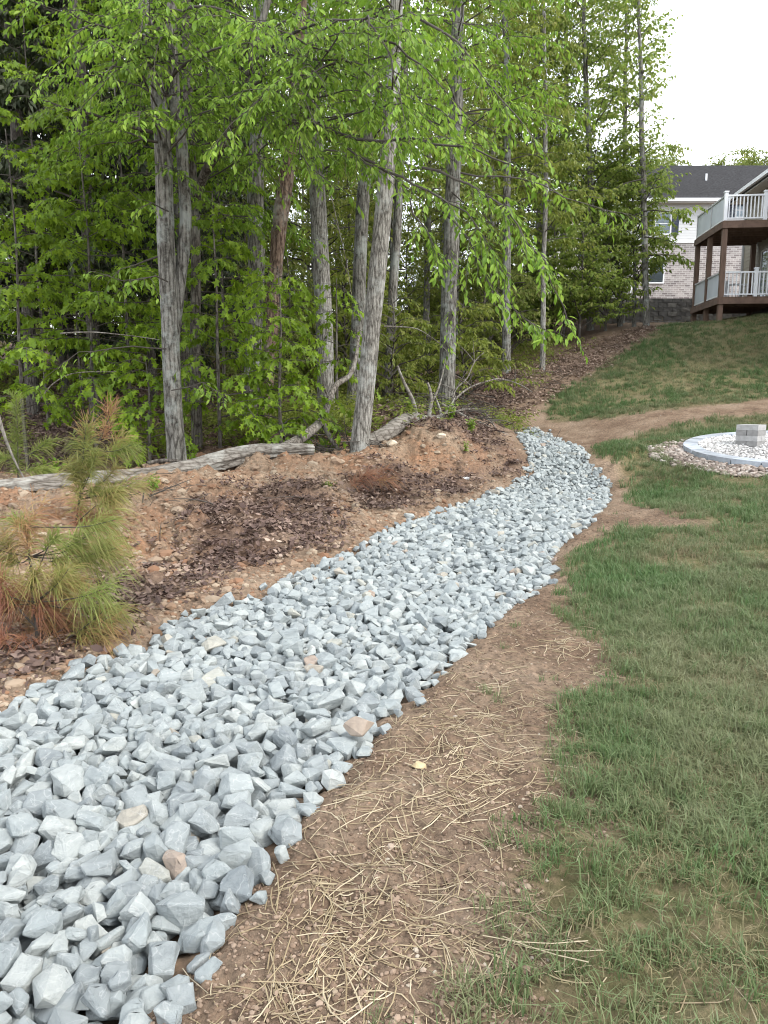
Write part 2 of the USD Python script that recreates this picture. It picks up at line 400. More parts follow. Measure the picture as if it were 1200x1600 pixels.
M['ground'] = mat('ground', {
    'geo': ('geometry', {}), 'al': ('attribute', {'attribute': 'lawn'}), 'at': ('attribute', {'attribute': 'litter'}), 'ab': ('attribute', {'attribute': 'bank'}),
    'n1': ('noise_texture', {'scale': 1.3, 'detail': 7.0, 'roughness': 0.65}), 'n2': ('noise_texture', {'scale': 22.0, 'detail': 8.0, 'roughness': 0.7}), 'n3': ('noise_texture', {'scale': 90.0, 'detail': 4.0, 'roughness': 0.7}),
    'soil': ('rgb_ramp', {'ramp': [(0.22, (0.09, 0.059, 0.040)), (0.42, (0.152, 0.105, 0.073)), (0.55, (0.20, 0.146, 0.104)), (0.75, (0.26, 0.198, 0.148))]}),
    'berm': ('rgb_ramp', {'ramp': [(0.28, (0.25, 0.122, 0.066)), (0.40, (0.235, 0.138, 0.085)), (0.52, (0.22, 0.155, 0.107)), (0.75, (0.28, 0.222, 0.163))]}),
    'grit': ('rgb_ramp', {'ramp': [(0.3, (0.42, 0.42, 0.42)), (0.5, (0.92, 0.92, 0.92)), (0.68, (1.35, 1.3, 1.25))]}),
    'leafy': ('rgb_ramp', {'ramp': [(0.3, (0.05, 0.033, 0.025)), (0.5, (0.105, 0.07, 0.053)), (0.7, (0.18, 0.125, 0.095))]}),
    'turf': ('rgb_ramp', {'ramp': [(0.3, (0.05, 0.062, 0.02)), (0.5, (0.09, 0.095, 0.038)), (0.7, (0.17, 0.135, 0.08))]}),
    'v': ('voronoi_texture', {'scale': 34.0, 'randomness': 1.0}), 'vr': ('rgb_ramp', {'ramp': [(0.0, (1, 1, 1)), (0.10, (1, 1, 1)), (0.16, (0, 0, 0))]}), 'vs': ('separate_color', {}),
    'vk': ('math', {'math_type': 'greater_than', 'value2': 0.80}), 'vm': ('math', {'math_type': 'multiply'}),
    'm1': ('mix_color', {}), 'm2': ('mix_color', {'blend_type': 'multiply', 'fac': 1.0, 'use_clamp': False}), 'm3': ('mix_color', {'b': (0.46, 0.38, 0.28)}), 'm4': ('mix_color', {}), 'm5': ('mix_color', {}),
    'b': ('bump', {'strength': 1.0, 'distance': 0.03}), 'hs': ('math', {'math_type': 'multiply_add', 'value2': 0.35}),
    'p': ('principled_bsdf', {'roughness': 0.95, 'specular_ior_level': 0.12})},
    [('geo.position', 'n1.vector'), ('geo.position', 'n2.vector'), ('geo.position', 'n3.vector'), ('geo.position', 'v.vector'),
     ('n1.fac', 'soil.fac'), ('n1.fac', 'berm.fac'), ('n2.fac', 'grit.fac'), ('n2.fac', 'leafy.fac'), ('n2.fac', 'turf.fac'),
     ('ab.fac', 'm1.fac'), ('soil.color', 'm1.a'), ('berm.color', 'm1.b'), ('m1.result', 'm2.a'), ('grit.color', 'm2.b'),
     ('v.distance', 'vr.fac'), ('v.color', 'vs.color'), ('vs.r', 'vk.value1'), ('vr.color', 'vm.value1'), ('vk.value', 'vm.value2'), ('vm.value', 'm3.fac'), ('m2.result', 'm3.a'),
     ('at.fac', 'm4.fac'), ('m3.result', 'm4.a'), ('leafy.color', 'm4.b'), ('al.fac', 'm5.fac'), ('m4.result', 'm5.a'), ('turf.color', 'm5.b'), ('m5.result', 'p.base_color'),
     ('n3.fac', 'hs.value1'), ('n2.fac', 'hs.value3'), ('hs.value', 'b.height'), ('b.normal', 'p.normal')])
_i = (np.arange(len(ys) - 1)[:, None] * len(ts) + np.arange(len(ts) - 1)[None]).ravel()
gf = np.concatenate([np.stack([_i, _i + 1, _i + len(ts) + 1], 1), np.stack([_i, _i + len(ts) + 1, _i + len(ts)], 1)])
part('ground', (np.stack([tx, ty, tz], 1), gf), M['ground'], smooth=True, kind='structure',
     attrs={'lawn': m_lawn * (0.55 + 0.4 * meshkit.fbm(np.stack([tx * 2, ty * 2, tx * 0], -1), 3, 21)), 'litter': m_litter * 0.92, 'bank': np.clip(bank * 1.3, 0, 1)})

# ------------------------------------------------------------------ the channel of stones
M['stone'] = mat('stone', {
    'g': ('attribute', {'attribute': 'tone'}), 'tc': ('texture_coordinate', {}),
    'r': ('rgb_ramp', {'ramp': [(0.0, (0.12, 0.138, 0.147)), (0.25, (0.178, 0.201, 0.211)), (0.45, (0.225, 0.248, 0.252)), (0.6, (0.245, 0.273, 0.277)), (0.86, (0.318, 0.338, 0.328)), (0.93, (0.30, 0.30, 0.265)), (0.975, (0.28, 0.25, 0.21)), (1.0, (0.28, 0.205, 0.165))]}),
    'wn': ('mapping', {'mapping_type': 'point', 'rotation': (0.5, 0.35, 0.2), 'scale': (1.0, 1.0, 5.0)}),
    'n1': ('noise_texture', {'scale': 9.0, 'detail': 6.0, 'roughness': 0.65}), 'n2': ('noise_texture', {'scale': 42.0, 'detail': 7.0, 'roughness': 0.75}),
    'n3': ('noise_texture', {'scale': 9.0, 'detail': 3.0, 'distortion': 0.6}), 'ab': ('math', {'math_type': 'absolute'}), 'sb': ('math', {'math_type': 'subtract', 'value2': 0.5}),
    'vein': ('rgb_ramp', {'ramp': [(0.0, (0.38, 0.38, 0.38)), (0.006, (0.15, 0.15, 0.15)), (0.014, (0, 0, 0))]}),
    'k': ('rgb_ramp', {'ramp': [(0.25, (0.60, 0.61, 0.63)), (0.45, (0.92, 0.92, 0.92)), (0.6, (1.05, 1.04, 1.03)), (0.78, (1.25, 1.22, 1.16))]}),
    'm': ('mix_color', {'blend_type': 'multiply', 'fac': 1.0, 'use_clamp': False}), 'm2': ('mix_color', {'b': (0.42, 0.43, 0.42)}),
    'b': ('bump', {'strength': 1.0, 'distance': 0.012}), 'p': ('principled_bsdf', {'roughness': 0.78, 'specular_ior_level': 0.25})},
    [('g.fac', 'r.fac'), ('tc.object', 'wn.vector'), ('wn.vector', 'n1.vector'), ('tc.object', 'n2.vector'), ('tc.object', 'n3.vector'), ('n1.fac', 'k.fac'), ('r.color', 'm.a'), ('k.color', 'm.b'),
     ('n3.fac', 'sb.value1'), ('sb.value', 'ab.value1'), ('ab.value', 'vein.fac'), ('vein.color', 'm2.fac'), ('m.result', 'm2.a'), ('m2.result', 'p.base_color'), ('n2.fac', 'b.height'), ('b.normal', 'p.normal')])

CELL = 0.0125
cx0, cy0, cx1, cy1 = CH.bounds
cx0, cy0, cx1, cy1 = max(cx0, -3.6) - 0.3, 1.35, cx1 + 0.3, cy1 + 0.2
nx_, ny_ = int((cx1 - cx0) / CELL), int((cy1 - cy0) / CELL)
rx, ry = np.meshgrid(cx0 + (np.arange(nx_) + .5) * CELL, cy0 + (np.arange(ny_) + .5) * CELL, indexing='ij')
HM = land(rx[::4, ::4].ravel(), ry[::4, ::4].ravel()).reshape(rx[::4, ::4].shape)
HM = np.repeat(np.repeat(HM, 4, 0), 4, 1)[:nx_, :ny_].copy()
GOAL = H0(rx[::4, ::4].ravel(), ry[::4, ::4].ravel()).reshape(rx[::4, ::4].shape)
IN = np.repeat(np.repeat(shapely.contains_xy(CH.buffer(0.06), rx[::2, ::2].ravel(), ry[::2, ::2].ravel()).reshape(rx[::2, ::2].shape), 2, 0), 2, 1)[:nx_, :ny_]
OWN = np.full(HM.shape, -1, np.int32)
cells = np.argwhere(IN)
srng = np.random.default_rng(11)
area = IN.sum() * CELL ** 2
OCT = np.vstack([np.eye(3), -np.eye(3)])
BALL = np.vstack([OCT, unit(np.array([[a_, b_, c_] for a_ in (-1, 1) for b_ in (-1, 1) for c_ in (-1, 1)]))])


def random_stone(r, small=0):
    """an angular broken stone about its own middle: corner points"""
    L = (0.0505 if small < 1 else 0.039) * math.exp(r.normal(0, 0.25))
    L = min(max(L, 0.028), 0.078)
    ax = np.array([1.0, r.uniform(0.66, 0.95), r.uniform(0.44, 0.74)]) * L
    n = r.integers(10, 17)
    p = unit(r.normal(size=(n, 3)))
    p = np.sign(p) * np.abs(p) ** r.uniform(0.5, 0.85) * r.uniform(0.88, 1.08, (n, 1))
    p = p * ax
    a, b = r.normal(0, 0.33), r.normal(0, 0.33)
    if r.random() < 0.13:
        a += r.choice([-1, 1]) * r.uniform(0.5, 1.3)
    y = r.uniform(0, 2 * np.pi)
    Rx = np.array([[1, 0, 0], [0, math.cos(a), -math.sin(a)], [0, math.sin(a), math.cos(a)]])
    Ry = np.array([[math.cos(b), 0, math.sin(b)], [0, 1, 0], [-math.sin(b), 0, math.cos(b)]])
    Rz = np.array([[math.cos(y), -math.sin(y), 0], [math.sin(y), math.cos(y), 0], [0, 0, 1]])
    return p @ (Rz @ Ry @ Rx).T


stones = []
N_STONE = int(area / 0.0070 * 2.25)
for s in range(N_STONE):
    p = random_stone(srng, 1 if s > N_STONE * 0.8 else 0)
    hull = ConvexHull(p)
    e = hull.equations
    lo, hi = p.min(0), p.max(0)
    hx, hy = int(math.ceil(max(-lo[0], hi[0]) / CELL)), int(math.ceil(max(-lo[1], hi[1]) / CELL))
    X, Y = np.meshgrid(np.arange(-hx, hx + 1) * CELL, np.arange(-hy, hy + 1) * CELL, indexing='ij')
    upn, dnn = e[e[:, 2] > 0.02], e[e[:, 2] < -0.02]
    top = np.min((-upn[:, 3] - upn[:, 0] * X[..., None] - upn[:, 1] * Y[..., None]) / upn[:, 2], -1)
    bot = np.max((-dnn[:, 3] - dnn[:, 0] * X[..., None] - dnn[:, 1] * Y[..., None]) / dnn[:, 2], -1)
    ok = (top > bot + 0.001)
    if ok.sum() < 4:
        continue
    best = None
    for c in cells[srng.integers(0, len(cells), 7)]:
        i0, j0 = c[0] - hx, c[1] - hy
        if i0 < 0 or j0 < 0 or i0 + 2 * hx + 1 > nx_ or j0 + 2 * hy + 1 > ny_:
            continue
        under = HM[i0:i0 + 2 * hx + 1, j0:j0 + 2 * hy + 1]
        if (~IN[i0:i0 + 2 * hx + 1, j0:j0 + 2 * hy + 1] & ok).sum() > 0.24 * ok.sum():
            continue
        gap = (under - bot)[ok]
        z = np.partition(gap, int(len(gap) * 0.80))[int(len(gap) * 0.80)]
        score = z + hi[2] - GOAL[min(c[0] // 4, GOAL.shape[0] - 1), min(c[1] // 4, GOAL.shape[1] - 1)]
        if best is None or score < best[0]:
            best = (score, z, i0, j0, c)
    if best is None:
        continue
    _, z, i0, j0, c = best
    win = HM[i0:i0 + 2 * hx + 1, j0:j0 + 2 * hy + 1]
    t = np.where(ok, top + z, -1e9)
    up_ = t > win
    win[up_] = t[up_]
    OWN[i0:i0 + 2 * hx + 1, j0:j0 + 2 * hy + 1][up_] = len(stones)
    stones.append((p + np.array([cx0 + (c[0] + .5) * CELL, cy0 + (c[1] + .5) * CELL, z]), hull.simplices))
seen = np.bincount(OWN[OWN >= 0].ravel(), minlength=len(stones)) * CELL ** 2
mid = np.array([s[0].mean(0) for s in stones])
dist = np.linalg.norm(mid - EYE, axis=1)
vx = (mid[:, 0]) / np.maximum((mid - EYE) @ FWD, 0.1); vy = ((mid - EYE) @ UP) / np.maximum((mid - EYE) @ FWD, 0.1)
inview = (np.abs(vx) < 600 / FPX) & (vy > -805 / FPX)
size_px = np.where(inview, seen * (1.6 / dist) / dist ** 2, 0)
order = np.argsort(-size_px)
hero = set(order[:300].tolist())
tones = np.clip(0.22 + srng.beta(2.4, 2.0, len(stones)) * 0.66, 0, 0.9)
odd = srng.random(len(stones))
tones = np.where(odd < 0.035, srng.uniform(0.9, 0.97, len(stones)), tones)
tones = np.where(odd < 0.006, srng.uniform(0.97, 1.0, len(stones)), tones)


def worn(p, r, tone, ball=OCT):
    """broken stone with blunted edges"""
    q = (p[:, None] + ball[None] * r * srng.uniform(0.5, 1.5, (len(p), 1, 1))).reshape(-1, 3)
    h = ConvexHull(q)
    keep = h.vertices
    m = trimesh.Trimesh(q[keep], np.searchsorted(keep, h.simplices), process=False)
    fix = np.einsum('ij,ij->i', np.cross(q[h.simplices[:, 1]] - q[h.simplices[:, 0]], q[h.simplices[:, 2]] - q[h.simplices[:, 0]]), h.equations[:, :3]) < 0
    f = np.searchsorted(keep, h.simplices); f[fix] = f[fix][:, ::-1]
    return q[keep], f


CHAN = thing('stone_channel', 'curving drainage channel of pale grey angular stones between the bare bank and the lawn', 'drainage channel')
bed = MB()
for k, (p, simp) in enumerate(stones):
    if seen[k] <= 0 and srng.random() < 0.6:
        continue
    r = 0.0048 if dist[k] < 9 else 0.003
    if dist[k] < 12:
        v, f = worn(p, r * (1.5 if k in hero else 1), tones[k], BALL if k in hero else OCT)
    else:
        u_, inv = np.unique(simp, return_inverse=True)
        v, f = p[u_], inv.reshape(simp.shape)
        c0 = v.mean(0)
        nrm = np.cross(v[f[:, 1]] - v[f[:, 0]], v[f[:, 2]] - v[f[:, 0]])
        bad = np.einsum('ij,ij->i', nrm, v[f].mean(1) - c0) < 0
        f = f.copy(); f[bad] = f[bad][:, ::-1]
    if k in hero:
        c0 = v.mean(0)
        m = trimesh.Trimesh(v, f, process=False)
        m = m.subdivide_to_size(0.035)
        nv = np.asarray(m.vertices)
        n_ = meshkit.fbm(nv * 28 + k, 3, 2)[:, None] - 0.5
        n2_ = meshkit.fbm(nv * 75 + k, 2, 5)[:, None] - 0.5
        nv = nv + unit(nv - c0) * (n_ * 0.014 + n2_ * 0.006)
        mm = trimesh.Trimesh(nv, m.faces, process=False)
        mm.merge_vertices()
        part('stone', mm, M['stone'], CHAN, smooth=False, attrs={'tone': float(tones[k])})
    else:
        bed.add(v, f, tones[k])
bed.build('stone_bed', M['stone'], CHAN, tones=True, kind='stuff')
print('stones', len(stones), 'area', area, 'tris', sum(len(f) for f in bed.f))
# ------------------------------------------------------------------ leaves, twigs, boughs
def half_leaf(out, mids, tris):
    V = [list(m) for m in mids] + [list(o) for o in out] + [[o[0], -o[1]] for o in out]
    V = np.array([[x, y, 0.0] for x, y in V])
    n, k = len(mids), len(out)
    F = [list(t) for t in tris] + [[(i if i < n else i + k) for i in (t[0], t[2], t[1])] for t in tris]
    V[:, 2] = 0.30 * np.abs(V[:, 1]) - 0.22 * V[:, 0] ** 2
    return V, np.array(F)


LEAF = {
    'maple': half_leaf([(0.02, 0.34), (0.30, 0.20), (0.62, 0.50), (0.60, 0.17)], [(0, 0), (0.35, 0), (0.62, 0), (1.0, 0)],
                       [(0, 1, 4), (4, 1, 5), (5, 1, 6), (1, 7, 6), (1, 2, 7), (2, 3, 7)]),
    'long': half_leaf([(0.30, 0.17), (0.62, 0.19)], [(0, 0), (0.5, 0), (1.0, 0)], [(0, 1, 3), (3, 1, 4), (1, 2, 4)]),
    'plain': half_leaf([(0.42, 0.27)], [(0, 0), (1.0, 0)], [(0, 1, 2)]),
}


class Foliage:
    def __init__(self):
        self.p, self.d, self.n, self.s, self.tone = [], [], [], [], []

    def put(self, p, d, n, s):
        self.p.append(p); self.d.append(d); self.n.append(n); self.s.append(s)

    def arrays(self, kind):
        p, d, n, s = np.vstack(self.p), unit(np.vstack(self.d)), np.vstack(self.n), np.concatenate(self.s)
        y = unit(np.cross(n, d)); z = np.cross(d, y)
        V, F = LEAF[kind]
        W = p[:, None] + s[:, None, None] * (V[None, :, 0, None] * d[:, None] + V[None, :, 1, None] * y[:, None] + V[None, :, 2, None] * z[:, None])
        self.last = np.repeat(np.random.default_rng(len(p)).beta(1.6, 1.8, len(p)), len(V))
        return W.reshape(-1, 3), (F[None] + (np.arange(len(p)) * len(V))[:, None, None]).reshape(-1, 3)


Z = np.array([0, 0, 1.0])


def bough(P, r0, wood, fol, r, twig=0.5, gap=0.10, leaf=0.10, per=9, droop=0.35, start=0.25, sides=5, fine=True, hang=0.55, spread=0.9, lift=0.0):
    """a branch along P with side twigs and leaves on them"""
    P = np.asarray(P, float)
    L = np.linalg.norm(np.diff(P, axis=0), axis=1).sum()
    n = max(4, int(L / 0.25))
    Q = smooth_path(P, n + 1)
    Q[1:-1] += r.normal(0, 0.02 * min(1, L), (n - 1, 3))
    if wood is not None:
        wood.add(*tube(Q, np.linspace(r0, max(0.003, r0 * 0.18), n + 1), sides))
    k = max(2, int(L * (1 - start) / gap))
    s = np.sort(r.uniform(start, 1.0, k)); s[-1] = 1.0
    idx = s * n
    i0 = np.minimum(idx.astype(int), n - 1)
    base = Q[i0] + (Q[i0 + 1] - Q[i0]) * (idx - i0)[:, None]
    T = unit(Q[i0 + 1] - Q[i0])
    side = unit(np.cross(T, Z) + 1e-6)
    sg = np.where(np.arange(k) % 2, 1.0, -1.0)
    sg[-1] = 0
    D = unit(T * r.uniform(0.35, 0.9, (k, 1)) + side * (sg * r.uniform(0.6, 1.1, k) * spread)[:, None] + Z * (r.normal(lift, 0.22, (k, 1))))
    ln = twig * (1.05 - 0.55 * s) * r.uniform(0.6, 1.25, k)
    tt = np.linspace(0, 1, 4)
    C = base[:, None] + D[:, None] * (ln[:, None] * tt)[..., None] - Z * (ln[:, None] * droop * tt ** 2)[..., None]      # k x 4 x 3
    if wood is not None and fine:
        for c, l in zip(C, ln):
            wood.add(*tube(c, np.linspace(0.0045, 0.002, 4), 3, cap=False))
    # leaves
    m = np.maximum(3, (per * ln / twig).astype(int))
    rep = np.repeat(np.arange(k), m)
    N = len(rep)
    u = np.concatenate([np.linspace(0.15, 1.0, q) for q in m]) * r.uniform(0.9, 1.0, N)
    x = u * 3; j = np.minimum(x.astype(int), 2)
    pos = C[rep, j] + (C[rep, j + 1] - C[rep, j]) * (x - j)[:, None]
    tw = unit(C[rep, j + 1] - C[rep, j])
    sd = unit(np.cross(tw, Z) + 1e-6) * np.where(r.random(N) < 0.5, 1, -1)[:, None]
    d = unit(tw * r.uniform(0.1, 0.9, (N, 1)) + sd * r.uniform(0.3, 1.0, (N, 1)) - Z * r.uniform(hang - 0.4, hang + 0.4, (N, 1)) + r.normal(0, 0.15, (N, 3)))
    nrm = Z + r.normal(0, 0.35, (N, 3))
    pos = pos + d * 0.25 * leaf
    fol.put(pos, d, nrm, leaf * r.uniform(0.55, 1.15, N))


def trunk_mesh(P, R, sides=18, step=0.14, seed=0, rough_=0.05, flare=0.0):
    P = np.asarray(P, float)
    L = np.linalg.norm(np.diff(P, axis=0), axis=1).sum()
    n = max(4, int(L / step))
    Q = smooth_path(P, n + 1)
    t = np.linspace(0, 1, n + 1)
    Rr = np.interp(t, np.linspace(0, 1, len(R)), R)
    h = t * L
    Rr = Rr * (1 + flare * np.exp(-h / 0.28))
    wob = meshkit.noise(np.stack([h * 0.8, h * 0, h * 0 + seed], -1), seed) - 0.5
    Q = Q + np.stack([wob * 0.05, 0 * wob, 0 * wob], -1) * (L > 3)
    V, F = tube(Q, Rr, sides, cap=True)
    body = V[:sides * (n + 1)].reshape(n + 1, sides, 3)
    c = Q[:, None]
    a = np.arange(sides) / sides * 2 * np.pi
    q = np.stack(np.broadcast_arrays(np.cos(a)[None] * 2.0 + 7 * seed, np.sin(a)[None] * 2.0, h[:, None] * 0.55), -1)
    q2 = np.stack(np.broadcast_arrays(np.cos(a)[None] * 5.5 + 3 * seed, np.sin(a)[None] * 5.5, h[:, None] * 1.6), -1)
    k = 1 + rough_ * 2.4 * (meshkit.fbm(q, 3, seed) - 0.5) + rough_ * 1.6 * (meshkit.fbm(q2, 2, seed + 3) - 0.5)
    lob = 1 + (flare * 0.5 * np.exp(-h / 0.25))[:, None] * np.cos(a * 4 + seed)[None]
    V[:sides * (n + 1)] = (c + (body - c) * (k * lob)[..., None]).reshape(-1, 3)
    return V, F


def pxpath(pts, Y=None):
    """(px, py[, Y]) points to places; Y given once for all or with each"""
    return np.array([at(p[0], p[1], p[2] if len(p) > 2 else Y) for p in pts])


def stem_path(pts, Y, sink=0.35):
    P = pxpath(pts, Y)
    g = float(land(P[0, 0], P[0, 1])[0])
    b = P[0].copy(); b[2] = min(g - sink, b[2] - 0.05)
    return np.vstack([b, P]), g


def auto_boughs(P, z0, z1, n, length, wood, fol, r, rise=0.25, sagend=0.25, taper=0.5, r0=0.03, toward=None, **kw):
    """boughs all round a stem between heights z0 and z1"""
    Q = smooth_path(P, 60)
    for k in range(n):
        f = (k + r.uniform(0, 1)) / n
        z = z0 + (z1 - z0) * f
        i = np.argmin(np.abs(Q[:, 2] - z))
        a = k * 2.39996 + r.normal(0, 0.4)
        L = length * (1 - taper * f) * r.uniform(0.65, 1.2)
        h = np.array([math.cos(a), math.sin(a), 0])
        up = rise * r.uniform(0.5, 1.5)
        p0 = Q[i]
        p1 = p0 + h * L * 0.5 + Z * L * 0.5 * up
        p2 = p0 + h * L + Z * L * (up * 0.75 - sagend * r.uniform(0.2, 1.0))
        bough([p0, p1, p2], r0 * (1 - 0.5 * f), wood, fol, r, **kw)


def tree(name, label, cat, trunks, bark, leafmat, leafkind, fill, group=None, seed=0, rough_=0.06, sides=18, flare=0.25, limbmat=None, step=0.14):
    """trunks: [(path, radii)], fill(P, wood, fol, rng) grows the boughs"""
    P0 = trunks[0][0]
    base = P0[0].copy(); base[2] = float(land(base[0], base[1])[0])
    t = thing(name, label, cat, base, group=group)
    r = np.random.default_rng(100 + seed)
    for i, (P, R) in enumerate(trunks):
        V, F = trunk_mesh(P, R, sides, step, seed + i, rough_, flare if i == 0 else 0.0)
        part('trunk', (V - base, F), bark, t, smooth=True)
    wood, fol = MB(), Foliage()
    fill([np.asarray(x[0]) for x in trunks], wood, fol, r)
    if wood.n:
        v, f = wood.get()
        part('branches', (v - base, f), limbmat or M['twig'], t, smooth=True, kind='stuff')
    if fol.p:
        v, f = fol.arrays(leafkind)
        part('crown', (v - base, f), leafmat, t, kind='stuff', attrs={'tone': fol.last})
    return t


def up_from(P, top_px, Y):
    return P


# ------------------------------------------------------------------ the trees at the edge of the wood
def T(pts, Y, widths):
    """stem from picture directions, widths in picture pixels at the given stations; carried on up out of sight"""
    P, g = stem_path(pts, Y)
    d = P[-1] - P[-2]; d = unit(d) * 1.0
    d[2] = abs(d[2])
    R = [w / 2 / FPX * Y for w in widths]
    P = np.vstack([P, P[-1] + d * 2.5, P[-1] + d * 5.5])
    R = [R[0]] + R + [R[-1] * 0.75, R[-1] * 0.4]
    s = np.r_[0, np.cumsum(np.linalg.norm(np.diff(P, axis=0), axis=1))]
    Ru = np.interp(np.linspace(0, s[-1], 24), s, R)
    return P, Ru


def fill_auto(z0, z1, n, length, extra=(), **kw):
    def f(Ps, wood, fol, r):
        auto_boughs(Ps[0], z0, z1, n, length, wood, fol, r, **kw)
        for e in extra:
            pts, r0, opt = e
            bough(pxpath(pts), r0, wood, fol, r, **{**dict(twig=kw.get('twig', 0.5), leaf=kw.get('leaf', 0.1)), **opt})
    return f


def sweep(seed, n, roots, x0, x1, y0, y1, Y0, Y1, r0=0.014, **o):
    """boughs from places on the stem out to spots over an area of leaves"""
    r = np.random.default_rng(seed)
    out = []
    for k in range(n):
        a = roots[r.integers(len(roots))]
        e = (r.uniform(x0, x1), r.uniform(y0, y1), r.uniform(Y0, Y1))
        m = tuple(np.array(a) * 0.5 + np.array(e) * 0.5 + [0, -r.uniform(5, 45), 0])
        out.append(([a, m, e], r0, dict(per=14, start=0.35, **o)))
    return out


# the pale double-stemmed oak in front, left
hick = dict(twig=0.55, gap=0.074, leaf=0.104, per=16, hang=0.33, droop=0.35, r0=0.015)
tree('oak_tree', 'grey furrowed two-stemmed tree standing alone behind the rotten log', 'tree',
     [T([(277, 742), (270, 640), (264, 480), (258, 330), (252, 200), (240, 110), (222, 0)], 11.5, [31, 27, 26, 26, 24, 21, 17]),
      (lambda P: (P, np.array([0.07, 0.088, 0.082, 0.075, 0.062, 0.04])))(pxpath([(272, 540, 11.6), (281, 440, 11.62), (290, 330, 11.65), (284, 230, 11.6), (271, 160, 11.55), (266, 60, 11.5), (276, -60, 11.5), (290, -220, 11.4)]))],
     M['bark_grey'], M['leaf_bright'], 'long',
     fill_auto(4.9, 9.5, 46, 2.5, [
         ([(240, 207, 11.4), (170, 190, 11.1), (105, 168, 10.8), (40, 150, 10.5)], 0.03, dict(leaf=0.10, per=8)),
         ([(246, 222, 11.4), (205, 220, 11.2), (150, 226, 11.0)], 0.02, dict(per=7)),
         ([(250, 400, 11.5), (215, 412, 11.2), (170, 440, 10.9)], 0.016, dict(per=6, twig=0.35)),
         ([(262, 545, 11.4), (215, 541, 11.1), (180, 545, 10.9), (135, 548, 10.8), (70, 590, 10.6)], 0.012, dict(per=5, twig=0.35, start=0.45)),
         ([(262, 440, 11.2), (235, 432, 10.8), (200, 438, 10.5), (150, 425, 10.3)], 0.012, dict(per=11, twig=0.5)),
         ([(268, 610, 11.2), (300, 600, 11.0), (340, 610, 10.9), (380, 615, 10.8)], 0.010, dict(per=10, twig=0.36)),
         ([(263, 330, 11.3), (240, 318, 11.0), (215, 330, 10.7)], 0.012, dict(per=10, twig=0.4)),
         ([(240, 100, 11.4), (200, 60, 11.0), (150, 40, 10.5), (110, 60, 10.2)], 0.028, dict(per=12)),
         ([(235, 60, 11.2), (190, 95, 10.6), (150, 150, 10.2), (120, 175, 10.1)], 0.018, dict(per=11)),
         ([(262, 130, 11.3), (310, 90, 10.8), (360, 70, 10.4), (420, 80, 10.1)], 0.026, dict(per=13)),
         ([(258, 30, 11.4), (300, 10, 10.8), (360, 20, 10.4), (410, 40, 10.2)], 0.026, dict(per=13)),
     ] + sweep(31, 16, [(258, 150, 11.4), (246, 100, 11.4), (262, 60, 11.4), (236, 40, 11.3)], 40, 480, -30, 200, 9.6, 10.9), **hick), seed=1, rough_=0.07, sides=36, step=0.08, flare=0.22)

